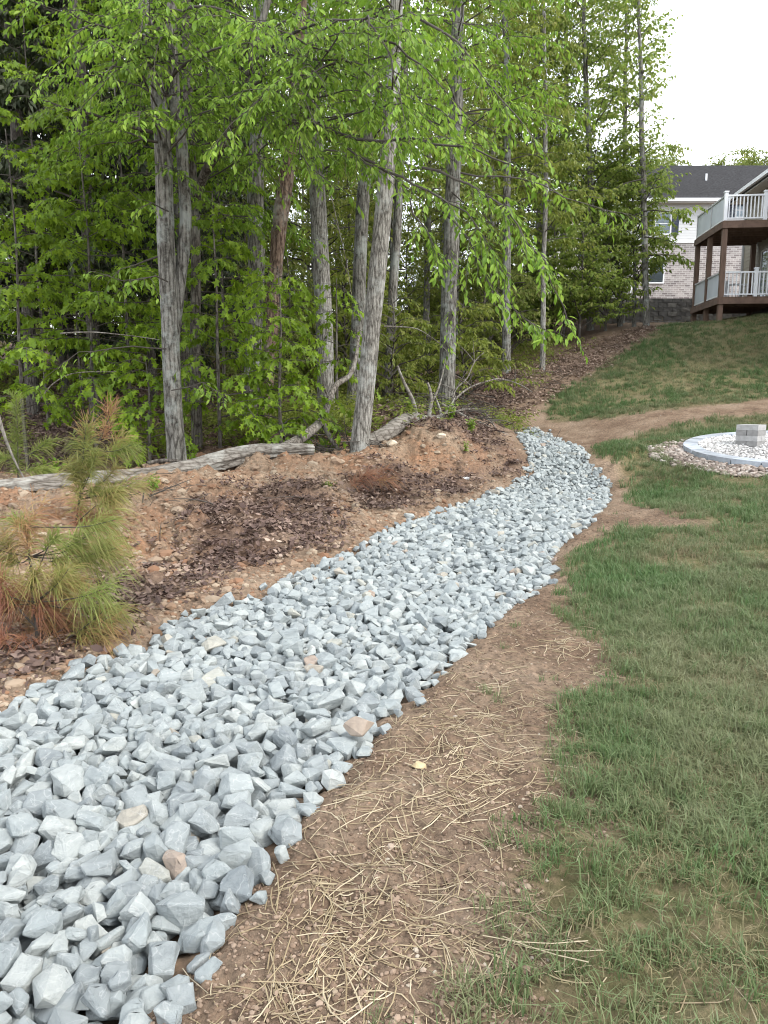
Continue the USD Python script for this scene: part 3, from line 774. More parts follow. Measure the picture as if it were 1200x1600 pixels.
# dark leafy tree behind it, whose long boughs reach right across the wood's edge
tree('dark_leafy_tree', 'dark stemmed tree behind the two-stemmed oak, one limb forking up to the right', 'tree',
     [T([(306, 640), (305, 450), (301, 300), (297, 180), (292, 60), (290, 0)], 13.0, [17, 15, 14, 14, 13, 12]),
      (lambda P: (P, np.array([0.075, 0.07, 0.062, 0.05, 0.04])))(pxpath([(303, 320, 12.9), (318, 272, 12.6), (340, 236, 12.2), (366, 195, 11.7), (384, 150, 11.4), (390, 112, 11.2), (400, 70, 11.1), (430, -40, 11)]))],
     M['bark_dark'], M['leaf_bright'], 'long',
     fill_auto(4.3, 9.0, 44, 2.6, [
         ([(368, 195, 11.7), (420, 190, 11.2), (480, 197, 10.8), (540, 212, 10.5), (600, 226, 10.2), (640, 216, 10.0), (700, 226, 9.8), (755, 240, 9.7), (800, 256, 9.6), (860, 285, 9.5)], 0.034, dict(twig=0.55, per=12, gap=0.07, start=0.05)),
         ([(500, 202, 10.7), (545, 235, 10.3), (600, 268, 10.0), (640, 296, 9.7)], 0.02, dict(twig=0.55, per=12, gap=0.08)),
         ([(560, 245, 10.3), (620, 275, 9.9), (680, 300, 9.5), (730, 335, 9.3), (770, 390, 9.1), (790, 440, 9.0)], 0.02, dict(twig=0.62, per=16, gap=0.06)),
         ([(660, 262, 9.9), (720, 285, 9.5), (780, 320, 9.2), (830, 380, 9.0), (860, 440, 8.9), (890, 512, 8.8)], 0.018, dict(twig=0.62, per=16, gap=0.06)),
         ([(690, 330, 9.4), (730, 370, 9.1), (760, 430, 9.0), (800, 480, 8.9), (850, 515, 8.8)], 0.012, dict(twig=0.55, per=15, gap=0.065)),
         ([(640, 310, 9.6), (660, 350, 9.4), (690, 400, 9.3), (720, 440, 9.2)], 0.012, dict(twig=0.5, per=14, gap=0.07)),
         ([(384, 150, 11.4), (430, 110, 10.9), (480, 90, 10.5), (540, 95, 10.2), (600, 110, 9.9)], 0.026, dict(twig=0.6, per=14, gap=0.075)),
         ([(392, 112, 11.2), (440, 60, 10.7), (500, 35, 10.3), (570, 30, 9.9), (640, 20, 9.6)], 0.028, dict(twig=0.6, per=14, gap=0.075)),
         ([(450, 165, 10.9), (500, 150, 10.5), (560, 140, 10.2), (620, 135, 9.9)], 0.018, dict(twig=0.5, per=13, gap=0.08)),
         ([(640, 20, 9.6), (690, 50, 9.4), (740, 105, 9.2), (800, 172, 9.1), (850, 235, 9.0)], 0.018, dict(twig=0.5, per=9, gap=0.085, start=0.05)),
         ([(590, 60, 10.0), (655, 100, 9.7), (700, 150, 9.5), (745, 195, 9.4)], 0.016, dict(twig=0.5, per=11, gap=0.08)),
         ([(420, 190, 11.2), (400, 230, 10.8), (420, 275, 10.6), (450, 300, 10.5)], 0.014, dict(twig=0.5, per=11, gap=0.09)),
         ([(480, 197, 10.8), (470, 235, 10.4), (500, 270, 10.2), (540, 300, 10.1)], 0.014, dict(twig=0.45, per=10, gap=0.09)),
         ([(720, 270, 9.6), (790, 275, 9.3), (850, 295, 9.2), (920, 320, 9.2), (985, 335, 9.2)], 0.012, dict(twig=0.45, per=7, gap=0.09)),
     ] + sweep(32, 26, [(366, 195, 11.7), (390, 112, 11.2), (400, 70, 11.1), (480, 197, 10.8), (540, 95, 10.2), (570, 30, 9.9)], 330, 760, -20, 250, 9.0, 10.6), **hick), seed=2, rough_=0.05, sides=16)

mid_trees = [
    # name, label, picture path, Y, widths, bark, z0, z1, n, length
    ('woodland_tree', 'straight grey trunk between the oak and the reddish leaning snag', [(392, 668), (397, 560), (399, 420), (397, 300), (402, 180), (404, 60), (406, 0)], 15.0, [28, 26, 25, 24, 22, 20, 18], 'bark_grey', 5.6, 11, 42, 2.5),
    ('woodland_tree', 'straight pale grey trunk with a dark left side, right of the reddish snag', [(511, 655), (509, 560), (503, 430), (498, 330), (493, 230), (488, 120), (484, 0)], 16.0, [27, 25, 26, 24, 22, 20, 18], 'bark_pale', 6.0, 11.5, 42, 2.6),
    ('woodland_tree', 'grey knobbly trunk just behind the tall leaning bare trunk', [(553, 640), (557, 540), (562, 430), (567, 320), (574, 190), (577, 80), (577, 0)], 19.0, [22, 21, 20, 20, 17, 14, 12], 'bark_grey', 6.8, 13, 40, 2.6),
    ('woodland_tree', 'tall smooth pale trunk leaning right at the crest of the bare bank', [(562, 716), (570, 620), (586, 480), (597, 360), (604, 270), (611, 150), (618, 0)], 12.0, [30, 27, 27, 26, 25, 22, 18], 'bark_pale', 5.3, 9.5, 34, 2.2),
    ('woodland_tree', 'slim grey trunk behind and right of the pale leaning trunk', [(603, 634), (608, 560), (614, 470), (619, 400), (624, 300), (630, 160), (636, 0)], 22.0, [16, 14, 14, 13, 12, 10, 9], 'bark_grey', 6.8, 14, 34, 2.4),
    ('woodland_tree', 'mottled grey trunk with ivy leaves, standing above the heap of dead branches', [(697, 642), (699, 560), (702, 460), (704, 360), (708, 250), (713, 130), (718, 0)], 16.0, [26, 23, 23, 23, 21, 19, 16], 'bark_grey', 6.4, 12, 44, 2.6),
    ('woodland_tree', 'slender dark trunk on the leaf-strewn slope, right of the ivy-clad trunk', [(790, 582), (791, 500), (792, 400), (793, 300), (793, 180), (790, 60), (788, 0)], 26.0, [15, 13, 12, 11, 10, 9, 8], 'bark_grey', 7.5, 17, 50, 2.8),
    ('woodland_tree', 'thin pale stem at the top of the leaf-strewn slope below the hanging spray', [(847, 580), (848, 540), (849, 480), (850, 400), (852, 300), (852, 160), (850, 40)], 26.0, [9, 8, 8, 7, 7, 6, 5], 'bark_pale', 6.2, 14, 26, 1.9),
]
for i, (nm, lb, pts, Y, wd, bk, z0, z1, n, L) in enumerate(mid_trees):
    extra = []
    if i == 5:
        extra = [([(702, 470 + 0, 15.8), (704, 520, 15.7), (698, 560, 15.7)], 0.008, dict(twig=0.35, per=6, gap=0.09, start=0.0)), ([(700, 380, 15.8), (704, 440, 15.7)], 0.008, dict(twig=0.35, per=6, gap=0.09, start=0.0)),
                 ([(706, 300, 15.8), (740, 330, 15.4), (775, 360, 15.0)], 0.016, dict(per=8, gap=0.1)), ([(712, 180, 15.8), (745, 190, 15.2), (790, 215, 14.6)], 0.016, dict(per=8, gap=0.1)), ([(708, 250, 15.8), (670, 225, 15.2), (640, 215, 14.8)], 0.016, dict(per=7, gap=0.1))]
    far = Y > 20
    tree(nm, lb, 'tree', [T(pts, Y, wd)], M[bk], M['leaf_mid'] if far else M['leaf_bright'], 'plain' if far else 'long',
         fill_auto(z0, z1, n, L, extra, twig=0.6, gap=0.08 if not far else 0.08, leaf=0.125 if not far else 0.16, per=14, droop=0.3, hang=0.5, r0=0.02, fine=not far), seed=10 + i, sides=28 if not far else 12, step=0.09 if not far else 0.2, rough_=0.065)

tree('leaning_snag', 'leaning dead trunk with reddish rotten bark and a mossy burl', 'dead tree',
     [T([(414, 660), (421, 560), (428, 470), (433, 400), (438, 340), (449, 260), (458, 190), (465, 90), (470, 0)], 14.0, [23, 22, 22, 20, 24, 21, 18, 16, 14])],
     M['bark_red'], M['leaf_mid'], 'long', fill_auto(6.0, 9.5, 8, 1.6, **{**hick, 'per': 6}), seed=30, rough_=0.11, sides=22)

# ------------------------------------------------------------------ maple saplings under the trees
def sapling(label, px, py, Y, top, n, L, z0=0.5, seed=0, leafmat='leaf_maple', lean=0.0, per=13, leaf=0.125, gap=0.095):
    P, g = stem_path([(px, py)], Y)
    b = P[-1]; b[2] = g
    P = np.array([b - Z * 0.3, b + Z * top * 0.35 + np.array([lean * 0.3, 0, 0]), b + Z * top * 0.7 + np.array([lean * 0.75, 0.1, 0]), b + Z * top + np.array([lean, 0, 0])])
    return tree('maple_sapling', label, 'sapling', [(P, np.array([0.035, 0.028, 0.018, 0.008]))], M['bark_dark'], M[leafmat], 'maple',
                fill_auto(g + z0, g + top, n, L, twig=0.5, gap=gap, leaf=leaf, per=per, droop=0.35, hang=0.75, rise=0.18, sagend=0.3, taper=0.45, r0=0.012), seed=seed, sides=8, rough_=0.03, flare=0)


sapling('layered maple sapling in the dark shade, nearest the left edge', 40, 690, 12.4, 5.2, 26, 1.5, 0.9, 41)
sapling('layered maple sapling between the left edge and the oak, above the tall young pine', 150, 690, 12.9, 5.4, 30, 1.5, 0.8, 42)
sapling('tall leafy maple behind the oak trunk on its left', 205, 690, 13.8, 7.2, 38, 1.9, 1.2, 43)
sapling('bushy maple sapling filling the gap right of the oak trunk', 345, 690, 12.6, 4.0, 34, 1.15, 0.45, 44)
sapling('low bright maple sapling in front of the dark snag foot', 440, 705, 12.3, 3.0, 34, 0.85, 0.3, 45)
sapling('tall maple behind the straight grey trunk, right of the oak', 352, 660, 15.5, 7.5, 36, 1.8, 1.6, 46)
sapling('very tall dim maple deep in the shade at the far left', 75, 660, 16.5, 9.5, 46, 2.4, 2.0, 47)
sapling('small maple sapling low beside the oak foot', 235, 725, 12.0, 1.7, 18, 0.8, 0.2, 48)
sapling('spindly maple by the foot of the dark-sided pale trunk', 528, 650, 15.0, 2.7, 12, 0.7, 0.8, 49)
sapling('tall dim maple in shade behind the layered maples', 130, 640, 18.5, 10.5, 46, 2.4, 2.4, 50)

# ------------------------------------------------------------------ trees further right, against the sky
sky_trees = [
    ('slender_tree', 'lone slender tall tree against the pale sky in front of the brick house', [(1010, 508), (1008, 420), (1006, 300), (1003, 200), (1002, 100), (998, 0)], 31.5, [10, 9, 9, 8, 7, 6], 8.5, 18.5, 44, 1.0, 6, [
        ([(1006, 330, 31.3), (1035, 330, 30.6), (1060, 330, 30.2), (1082, 322, 30.0)], 0.03, dict(twig=0.9, per=18, gap=0.09)), ([(1007, 300, 31.3), (1030, 290, 30.6), (1052, 283, 30.2)], 0.03, dict(twig=0.8, per=18, gap=0.09)),
        ([(1007, 400, 31.3), (1035, 398, 30.8), (1068, 402, 30.4)], 0.03, dict(twig=0.9, per=18, gap=0.09)), ([(1007, 370, 31.3), (1030, 372, 30.9), (1052, 378, 30.6)], 0.03, dict(twig=0.8, per=18, gap=0.09)),
        ([(1006, 330, 31.4), (985, 340, 31.0), (960, 355, 30.7)], 0.03, dict(twig=0.9, per=18, gap=0.09)), ([(1005, 280, 31.4), (980, 285, 31.0), (955, 300, 30.7)], 0.03, dict(twig=0.9, per=18, gap=0.09)),
        ([(1007, 420, 31.4), (985, 430, 31.0), (965, 440, 30.7)], 0.03, dict(twig=0.8, per=10, gap=0.16))]),
    ('slender_tree', 'tall leafy tree against the sky, second from the lone slender tree', [(922, 540), (922, 420), (923, 300), (920, 200), (915, 100), (912, 0)], 33.0, [12, 11, 10, 9, 8, 7], 8.0, 19.5, 74, 2.6, 7, []),
    ('slender_tree', 'tall leafy tree against the sky, left of the leaf-strewn slope top', [(842, 545), (843, 430), (842, 300), (838, 180), (835, 90), (832, 0)], 34.0, [12, 11, 10, 9, 8, 7], 8.5, 20.5, 74, 2.9, 7, []),
    ('slender_tree', 'thin leafy tree screening the left corner of the brick house', [(990, 515), (992, 440), (990, 370), (988, 310), (986, 270)], 32.5, [6, 6, 5, 4, 3], 6.0, 10.8, 44, 1.5, 10, []),
    ('slender_tree', 'thin bushy tree leaning over the dark block wall', [(968, 520), (967, 440), (960, 370), (955, 320), (950, 280)], 33.5, [8, 7, 6, 5, 4], 5.5, 11.5, 40, 1.9, 10, []),
    ('slender_tree', 'tall thin tree beside the lone slender tree, its crown high up', [(972, 522), (975, 400), (976, 280), (977, 160), (978, 60), (978, 0)], 36.0, [8, 8, 7, 6, 6, 5], 13.5, 21.5, 60, 1.8, 8, []),
    ('slender_tree', 'tall leafy tree against the sky above the hanging spray', [(765, 560), (768, 430), (770, 300), (772, 180), (774, 60), (775, 0)], 37.0, [11, 10, 9, 9, 8, 7], 10.0, 21.5, 74, 2.9, 7, []),
    ('slender_tree', 'tall leafy tree behind and between the leafy trees against the sky', [(880, 540), (880, 430), (882, 300), (884, 180), (885, 60), (886, 0)], 40.0, [11, 10, 9, 9, 8, 7], 9.0, 23.5, 70, 2.9, 7, []),
]
for i, (nm, lb, pts, Y, wd, z0, z1, n, L, per, extra) in enumerate(sky_trees):
    P, R = T(pts, Y, wd)
    P = np.vstack([P[:-2], P[-3] + (P[-3] - P[-4]) * 0.25 + Z * 1.0])
    tree(nm, lb, 'tree', [(P, R)], M['bark_grey'], M['leaf_airy'], 'plain', fill_auto(z0, z1, n, L, extra, twig=1.0, gap=0.11, leaf=0.19, per=per + 7, droop=0.15, hang=0.45, r0=0.03, rise=0.85, sagend=0.0, taper=0.35, fine=False, spread=1.2, lift=0.15), seed=60 + i, sides=10, step=0.3, rough_=0.05)
# undergrowth of small trees below them
for i, (px, py, Y, top, lb) in enumerate([(905, 545, 30.5, 4.2, 'bushy undergrowth tree in front of the pale far house'), (860, 560, 32, 5.2, 'leafy undergrowth tree behind the thin pale stem'),
                                          (945, 532, 32, 4.6, 'yellow-green undergrowth tree left of the dark block wall'), (925, 535, 35.5, 7.0, 'taller undergrowth tree hiding the pale far house'),
                                          (755, 575, 30, 6.0, 'leafy undergrowth tree in the gap right of the ivy-clad trunk'), (820, 560, 37, 8.5, 'tall undergrowth tree deep behind the hanging spray'), (880, 548, 31, 2.2, 'low undergrowth shrub on the slope beneath the leafy sky trees')]):
    P, g = stem_path([(px, py)], Y); b = P[-1]; b[2] = g
    P = np.array([b - Z * .3, b + Z * top * .5, b + Z * top])
    tree('undergrowth_tree', lb, 'small tree', [(P, np.array([0.06, 0.04, 0.015]))], M['bark_dark'], M['leaf_airy'], 'plain', fill_auto(g + 0.4, g + top, int(22 + top * 4), 2.0, twig=0.8, gap=0.11, leaf=0.18, per=15, droop=0.15, hang=0.5, fine=False, taper=0.5, rise=0.7, sagend=0.1, spread=1.2, lift=0.12), seed=80 + i, sides=6, step=0.4)

# ------------------------------------------------------------------ the depth of the wood: repeated trees
frng = np.random.default_rng(5)


def forest_proto(name, label, cat, group, seed, h, bark, leafmat, z0, n, L, leaf, per, rad=0.13, twig=0.9, gap=0.15, rise=0.35, kind='plain', loc=(0, 0)):
    P = np.array([[0, 0, -0.5], [0.05, 0, h * .33], [-0.08, 0.05, h * .66], [0.1, 0, h]])
    t = thing(name, label, cat, (loc[0], loc[1], float(land(*loc)[0])), group=group)
    r = np.random.default_rng(seed)
    V, F = trunk_mesh(P, np.array([rad, rad * .85, rad * .6, 0.02]), 9, 0.5, seed, 0.06, 0.25)
    part('trunk', (V, F), bark, t, smooth=True)
    wood, fol = MB(), Foliage()
    auto_boughs(P, z0, h - 0.3, n, L, wood, fol, r, twig=twig, gap=gap, leaf=leaf, per=per, fine=False, hang=0.45, rise=rise, r0=0.03, sides=3)
    v, f = wood.get(); part('branches', (v, f), M['twig'], t, kind='stuff')
    v, f = fol.arrays(kind); part('crown', (v, f), leafmat, t, kind='stuff', attrs={'tone': fol.last})
    return t


GW = 'thin trees standing in the depth of the wood'
protos = [
    forest_proto('forest_tree', 'thin grey forest tree with light green leaves deep in the wood', 'tree', GW, 201, 17, M['bark_grey'], M['leaf_mid'], 3.0, 70, 2.6, 0.18, 12, loc=(-2.0, 25)),
    forest_proto('forest_tree', 'thin grey forest tree with light green leaves deep in the wood', 'tree', GW, 202, 20, M['bark_grey'], M['leaf_far'], 5.0, 74, 2.8, 0.19, 12, loc=(1.6, 30)),
    forest_proto('forest_tree', 'thin grey forest tree with light green leaves deep in the wood', 'tree', GW, 203, 14, M['bark_dark'], M['leaf_mid'], 1.5, 70, 2.4, 0.17, 12, 0.09, loc=(-5.0, 27)),
]
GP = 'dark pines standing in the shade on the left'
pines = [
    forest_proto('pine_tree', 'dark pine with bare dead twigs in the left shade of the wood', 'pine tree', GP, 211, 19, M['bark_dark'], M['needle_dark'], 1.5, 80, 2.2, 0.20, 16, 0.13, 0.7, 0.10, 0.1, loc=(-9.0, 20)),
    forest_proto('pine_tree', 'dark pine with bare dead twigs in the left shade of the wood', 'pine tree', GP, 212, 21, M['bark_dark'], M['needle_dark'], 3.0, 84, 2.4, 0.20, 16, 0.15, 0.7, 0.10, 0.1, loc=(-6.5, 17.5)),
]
spots = []


def scatter(n, box_, gap, ok):
    out = []
    for _ in range(n * 40):
        p = (frng.uniform(box_[0], box_[1]), frng.uniform(box_[2], box_[3]))
        if ok(*p) and all((p[0] - q[0]) ** 2 + (p[1] - q[1]) ** 2 > gap ** 2 for q in spots):
            spots.append(p); out.append(p)
            if len(out) == n:
                break
    return out


inwood = lambda x, y: shapely.contains_xy(woods.buffer(-1.2), x, y) and abs(x) < 0.62 * y + 3
for k, p in enumerate(scatter(26, (-20, -2.5, 17, 34), 1.5, lambda x, y: inwood(x, y) and x < -0.16 * y - 0.8)):
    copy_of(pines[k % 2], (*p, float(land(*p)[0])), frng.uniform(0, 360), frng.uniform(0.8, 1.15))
for k, p in enumerate(scatter(28, (-12, 8, 23, 46), 1.9, lambda x, y: inwood(x, y) and x > -0.35 * y and x < 0.17 * y)):
    copy_of(protos[k % 3], (*p, float(land(*p)[0])), frng.uniform(0, 360), frng.uniform(0.65, 1.1))
for k, p in enumerate(scatter(44, (-48, 14, 44, 85), 3.0, lambda x, y: inwood(x, y) and x < 0.22 * y)):
    copy_of(protos[k % 3], (*p, float(land(*p)[0])), frng.uniform(0, 360), frng.uniform(0.55, 0.9))
GS = 'leafy shrubs filling the wood between the trunks'
shrubs = [forest_proto('shrub', 'leafy green shrub filling the wood between the trunks', 'shrub', GS, 221 + q, (3.2, 4.5)[q], M['bark_dark'], M[('leaf_mid', 'leaf_far')[q]], 0.2, 40, 1.5, 0.15, 16, 0.03, 0.6, 0.12, 0.5, loc=((2.2, 22), (-1.0, 28))[q]) for q in range(2)]
for k, p in enumerate(scatter(80, (-24, 9, 19, 52), 1.2, lambda x, y: inwood(x, y) and x < 0.2 * y and (x > -0.28 * y or frng.random() < 0.4))):
    copy_of(shrubs[k % 2], (*p, float(land(*p)[0])), frng.uniform(0, 360), frng.uniform(0.6, 1.2))
GR = 'leafy trees rising behind the roof of the brick house'
for k, p in enumerate([(21, 62), (25, 64), (29.5, 63), (33, 66), (37, 64), (23.5, 70), (31, 72), (41, 68)]):
    s_ = [0.80, 0.92, 1.0, 1.06, 1.12, 1.0, 1.12, 1.2][k]
    if k == 0:
        broad = forest_proto('distant_tree', 'distant leafy tree rising behind the grey roof of the brick house', 'tree', GR, 231, 11.5, M['bark_dark'], M['leaf_far'], 2.5, 90, 3.6, 0.26, 16, 0.16, 1.1, 0.16, 0.45, loc=p)
    else:
        copy_of(broad, (*p, float(land(*p)[0]) - 0.5), frng.uniform(0, 360), s_)
# ------------------------------------------------------------------ houses, decks, block wall
M['white_vinyl'] = plain('white_vinyl', (0.62, 0.64, 0.67), 0.45, 0.05, 3.0)
M['screen_white'] = plain('screen_white', (0.47, 0.51, 0.56), 0.6, 0.06, 2.0)
M['deck_wood'] = plain('deck_wood', (0.13, 0.085, 0.064), 0.85, 0.28, 7.0, 0.004, (1, 1, 0.25))
M['deck_board'] = plain('deck_board', (0.125, 0.082, 0.062), 0.85, 0.28, 5.0, 0.003)
M['tan_siding'] = plain('tan_siding', (0.30, 0.275, 0.225), 0.6, 0.07, 1.5)
M['white_siding'] = plain('white_siding', (0.55, 0.565, 0.58), 0.6, 0.05, 1.5)
M['cream_siding'] = plain('cream_siding', (0.56, 0.53, 0.46), 0.6, 0.06, 1.5)
M['shingle'] = plain('shingle', (0.052, 0.052, 0.056), 0.9, 0.35, 9.0, 0.006, (1, 4, 4))
M['soffit'] = plain('soffit', (0.50, 0.49, 0.46), 0.6, 0.04, 2.0)
M['shutter_blue'] = plain('shutter_blue', (0.030, 0.042, 0.075), 0.5, 0.08, 3.0)
M['metal_grey'] = plain('metal_grey', (0.35, 0.36, 0.37), 0.5, 0.06, 2.0)
M['wall_block'] = plain('wall_block', (0.10, 0.095, 0.09), 0.95, 0.3, 5.0, 0.012)
M['wall_block_pale'] = plain('wall_block_pale', (0.15, 0.142, 0.13), 0.95, 0.3, 5.0, 0.012)
M['blind'] = plain('blind', (0.50, 0.52, 0.54), 0.7, 0.05, 3.0)
M['glass'] = mat('glass', {'f': ('fresnel', {'IOR': 1.6}), 't': ('transparent_bsdf', {'color': (0.75, 0.8, 0.82)}), 'g': ('glossy_bsdf', {'color': (0.9, 0.95, 1.0), 'roughness': 0.02}), 'm': ('mix_closure', {})},
                  [('f.fac', 'm.fac'), ('t.BSDF', 'm.closure1'), ('g.BSDF', 'm.closure2')], surface='m.closure')
M['room_dark'] = plain('room_dark', (0.025, 0.024, 0.022), 0.9, 0.2, 2.0)
M['brick'] = mat('brick', {
    'tc': ('texture_coordinate', {}), 'mp': ('mapping', {'mapping_type': 'point', 'rotation': (-math.pi / 2, 0, 0)}),
    'bt': ('brick_texture', {'color1': (0.37, 0.35, 0.35), 'color2': (0.15, 0.13, 0.135), 'mortar': (0.50, 0.495, 0.49), 'scale': 1.0, 'mortar_size': 0.011, 'mortar_smooth': 0.1, 'bias': -0.1, 'brick_width': 0.30, 'row_height': 0.105}),
    'n': ('noise_texture', {'scale': 1.2, 'detail': 4.0}), 'r': ('rgb_ramp', {'ramp': [(0.3, (0.82, 0.82, 0.82)), (0.7, (1.1, 1.08, 1.06))]}), 'm': ('mix_color', {'blend_type': 'multiply', 'fac': 1.0}),
    'b': ('bump', {'strength': 0.8, 'distance': 0.012, 'invert': True}), 'p': ('principled_bsdf', {'roughness': 0.9, 'specular_ior_level': 0.2})},
    [('tc.object', 'mp.vector'), ('mp.vector', 'bt.vector'), ('tc.object', 'n.vector'), ('n.fac', 'r.fac'), ('bt.color', 'm.a'), ('r.color', 'm.b'), ('m.result', 'p.base_color'), ('bt.fac', 'b.height'), ('b.normal', 'p.normal')])


def siding(x0, x1, z0, z1, step=0.115, lap=0.014):
    """lapped boards on a wall facing -y"""
    m = MB()
    n = int(round((z1 - z0) / step))
    for i in range(n):
        a, b = z0 + (z1 - z0) * i / n, z0 + (z1 - z0) * (i + 1) / n
        V = [(x0, -lap, a), (x1, -lap, a), (x1, -0.002, b), (x0, -0.002, b), (x0, 0, a), (x1, 0, a)]
        m.add(V, [(0, 1, 2), (0, 2, 3), (4, 5, 1), (4, 1, 0)])
    return m


def window(parent, x0, x1, z0, z1, y=0.0, blinds=True, shutters=(), muntin=True):
    """window in a wall facing -y, standing 6 cm proud of it"""
    f = 0.075
    w = MB()
    for b in ((x0 - f, x0, z0 - f, z1 + f), (x1, x1 + f, z0 - f, z1 + f), (x0, x1, z1, z1 + f), (x0, x1, z0 - f, z0)):
        w.mesh(box(b[0], b[1], y - 0.06, y, b[2], b[3]))
    fr = w.build('window', M['white_vinyl'], parent)
    zm = (z0 + z1) / 2
    part('sash_rail', box(x0, x1, y - 0.045, y - 0.012, zm - 0.025, zm + 0.025), M['white_vinyl'], fr)
    part('pane', box(x0, x1, y - 0.032, y - 0.027, z0, zm - 0.025), M['glass'], fr)
    part('pane', box(x0, x1, y - 0.040, y - 0.035, zm + 0.025, z1), M['glass'], fr)
    if blinds:
        bl = MB(); n = int((z1 - z0) / 0.06)
        for i in range(n):
            z = z0 + (i + 0.5) * (z1 - z0) / n
            bl.mesh(box(x0 + 0.01, x1 - 0.01, y - 0.022, y - 0.014, z - 0.024, z + 0.024))
        bl.build('blind', M['blind'], fr)
    part('dark_backing', box(x0, x1, y - 0.010, y - 0.002, z0, z1), M['room_dark'], fr)
    for s in shutters:
        xa, xb = (x0 - f - 0.04 - 0.36, x0 - f - 0.04) if s < 0 else (x1 + f + 0.04, x1 + f + 0.04 + 0.36)
        sh = MB()
        for b in ((xa, xa + 0.05, z0 - f, z1 + f), (xb - 0.05, xb, z0 - f, z1 + f), (xa + .05, xb - .05, z0 - f, z0 - f + .06), (xa + .05, xb - .05, z1 + f - .06, z1 + f), (xa + .05, xb - .05, zm - .03, zm + .03)):
            sh.mesh(box(b[0], b[1], y - 0.045, y - 0.016, b[2], b[3]))
        n = int((z1 - z0) / 0.07)
        for i in range(n):
            z = z0 + (i + 0.5) * (z1 - z0) / n
            sh.mesh(box(xa + .05, xb - .05, y - 0.034, y - 0.016, z - 0.028, z + 0.024))
        sh.build('shutter', M['shutter_blue'], parent)


# the brick house straight ahead on the right
HY = 43.0
zl = lambda py, Y: at(1060, py, Y)[2]
xl = lambda px, Y: at(px, 400, Y)[0]
hx0, hx1 = xl(985, HY), xl(1150, HY) + 3.5
zb, zs, ze = zl(468, HY) - 0.9, zl(378, HY), zl(309, HY)
house = thing('brick_house', 'house of pale mottled brick below white siding with a dark grey roof', 'house', (hx0, HY, zb))
Wd = hx1 - hx0
Zs, Ze = zs - zb, ze - zb
part('brick_wall', box(0, Wd, 0, 9.6, 0, Zs), M['brick'], house)
part('upper_wall', box(0.02, Wd - 0.02, 0.03, 9.57, Zs + 0.003, Ze), M['white_siding'], house)
sd = siding(0.02, Wd - 0.02, Zs + 0.02, Ze - 0.30, 0.15)
v, f = sd.get(); part('siding', (v + [0, 0.029, 0], f), M['white_siding'], house)
part('band_board', box(-0.02, Wd + 0.02, -0.03, 0.03, Zs - 0.06, Zs + 0.03), M['white_siding'], house)
# roof: eave over the front wall, ridge half way back
ry_, rz_ = 4.8, Ze + 2.75
rf = MB()
ov = 0.45
e0 = (-ov, Ze - 0.02)
slope = (rz_ - Ze) / ry_
for (ya, za, yb, zb2) in ((-ov, Ze - ov * slope + 0.15, ry_, rz_ + 0.15), (9.6 + ov, Ze - ov * slope + 0.15, ry_, rz_ + 0.15)):
    V = [(-ov, ya, za), (Wd + ov, ya, za), (Wd + ov, yb, zb2), (-ov, yb, zb2), (-ov, ya, za - .16), (Wd + ov, ya, za - .16), (Wd + ov, yb, zb2 - .16), (-ov, yb, zb2 - .16)]
    rf.add(V, [(0, 1, 2), (0, 2, 3), (4, 6, 5), (4, 7, 6), (0, 4, 1), (1, 4, 5), (0, 3, 7), (0, 7, 4), (1, 5, 6), (1, 6, 2)])
roof = rf.build('roof', M['shingle'], house)
ct = MB()
for i in range(26):
    yy = -ov + (ry_ + ov) * (i + 1) / 26.0
    zz = Ze - ov * slope + 0.15 + (yy + ov) * slope
    ct.mesh(box(-ov, Wd + ov, yy - 0.17, yy, zz - 0.09, zz + 0.012))
ct.build('shingle_courses', M['shingle'], roof, kind='stuff')
part('ridge_cap', box(-ov, Wd + ov, ry_ - .13, ry_ + .13, rz_ + 0.12, rz_ + 0.2), M['shingle'], roof)
gb = MB()
for xg in (0.02, Wd - 0.05):
    gb = MB(); gb.add([(xg, 0.03, Ze), (xg, 9.57, Ze), (xg, ry_, rz_ - .03), (xg + .03, 0.03, Ze), (xg + .03, 9.57, Ze), (xg + .03, ry_, rz_ - .03)], [(0, 2, 1), (3, 4, 5), (0, 1, 4), (0, 4, 3), (1, 2, 5), (1, 5, 4), (2, 0, 3), (2, 3, 5)])
    gb.build('gable', M['white_siding'], house)
part('fascia', box(-ov, Wd + ov, -ov - 0.025, -ov, Ze - ov * slope - 0.09, Ze - ov * slope + 0.12), M['white_vinyl'], house)
part('gutter', box(-ov - .02, Wd + ov + .02, -ov - 0.15, -ov - 0.027, Ze - ov * slope - 0.05, Ze - ov * slope + 0.11), M['white_vinyl'], house)
part('soffit', box(-ov, Wd + ov, -ov + .003, 0.028, Ze - 0.30, Ze - 0.27), M['soffit'], house)
part('downspout', box(0.06, 0.15, -0.09, -0.003, 0, Ze - 0.3), M['white_vinyl'], house)
vx_, vy_ = xl(1093, 45.5) - hx0, 2.2
part('vent_pipe', trimesh.creation.cylinder(0.055, segment=[(vx_, vy_, Ze + vy_ * slope), (vx_, vy_, Ze + vy_ * slope + 0.55)], sections=12), M['white_vinyl'], roof)
wx = lambda px: xl(px, HY) - hx0
wz = lambda py: zl(py, HY) - zb
window(house, wx(1022), wx(1044), wz(365), wz(334), 0.012, True, (-1, 1))
window(house, wx(1146), wx(1160), wz(339), wz(318), 0.012, True, (-1,))
window(house, wx(1015.5), wx(1037), wz(441), wz(403), -0.003, True)

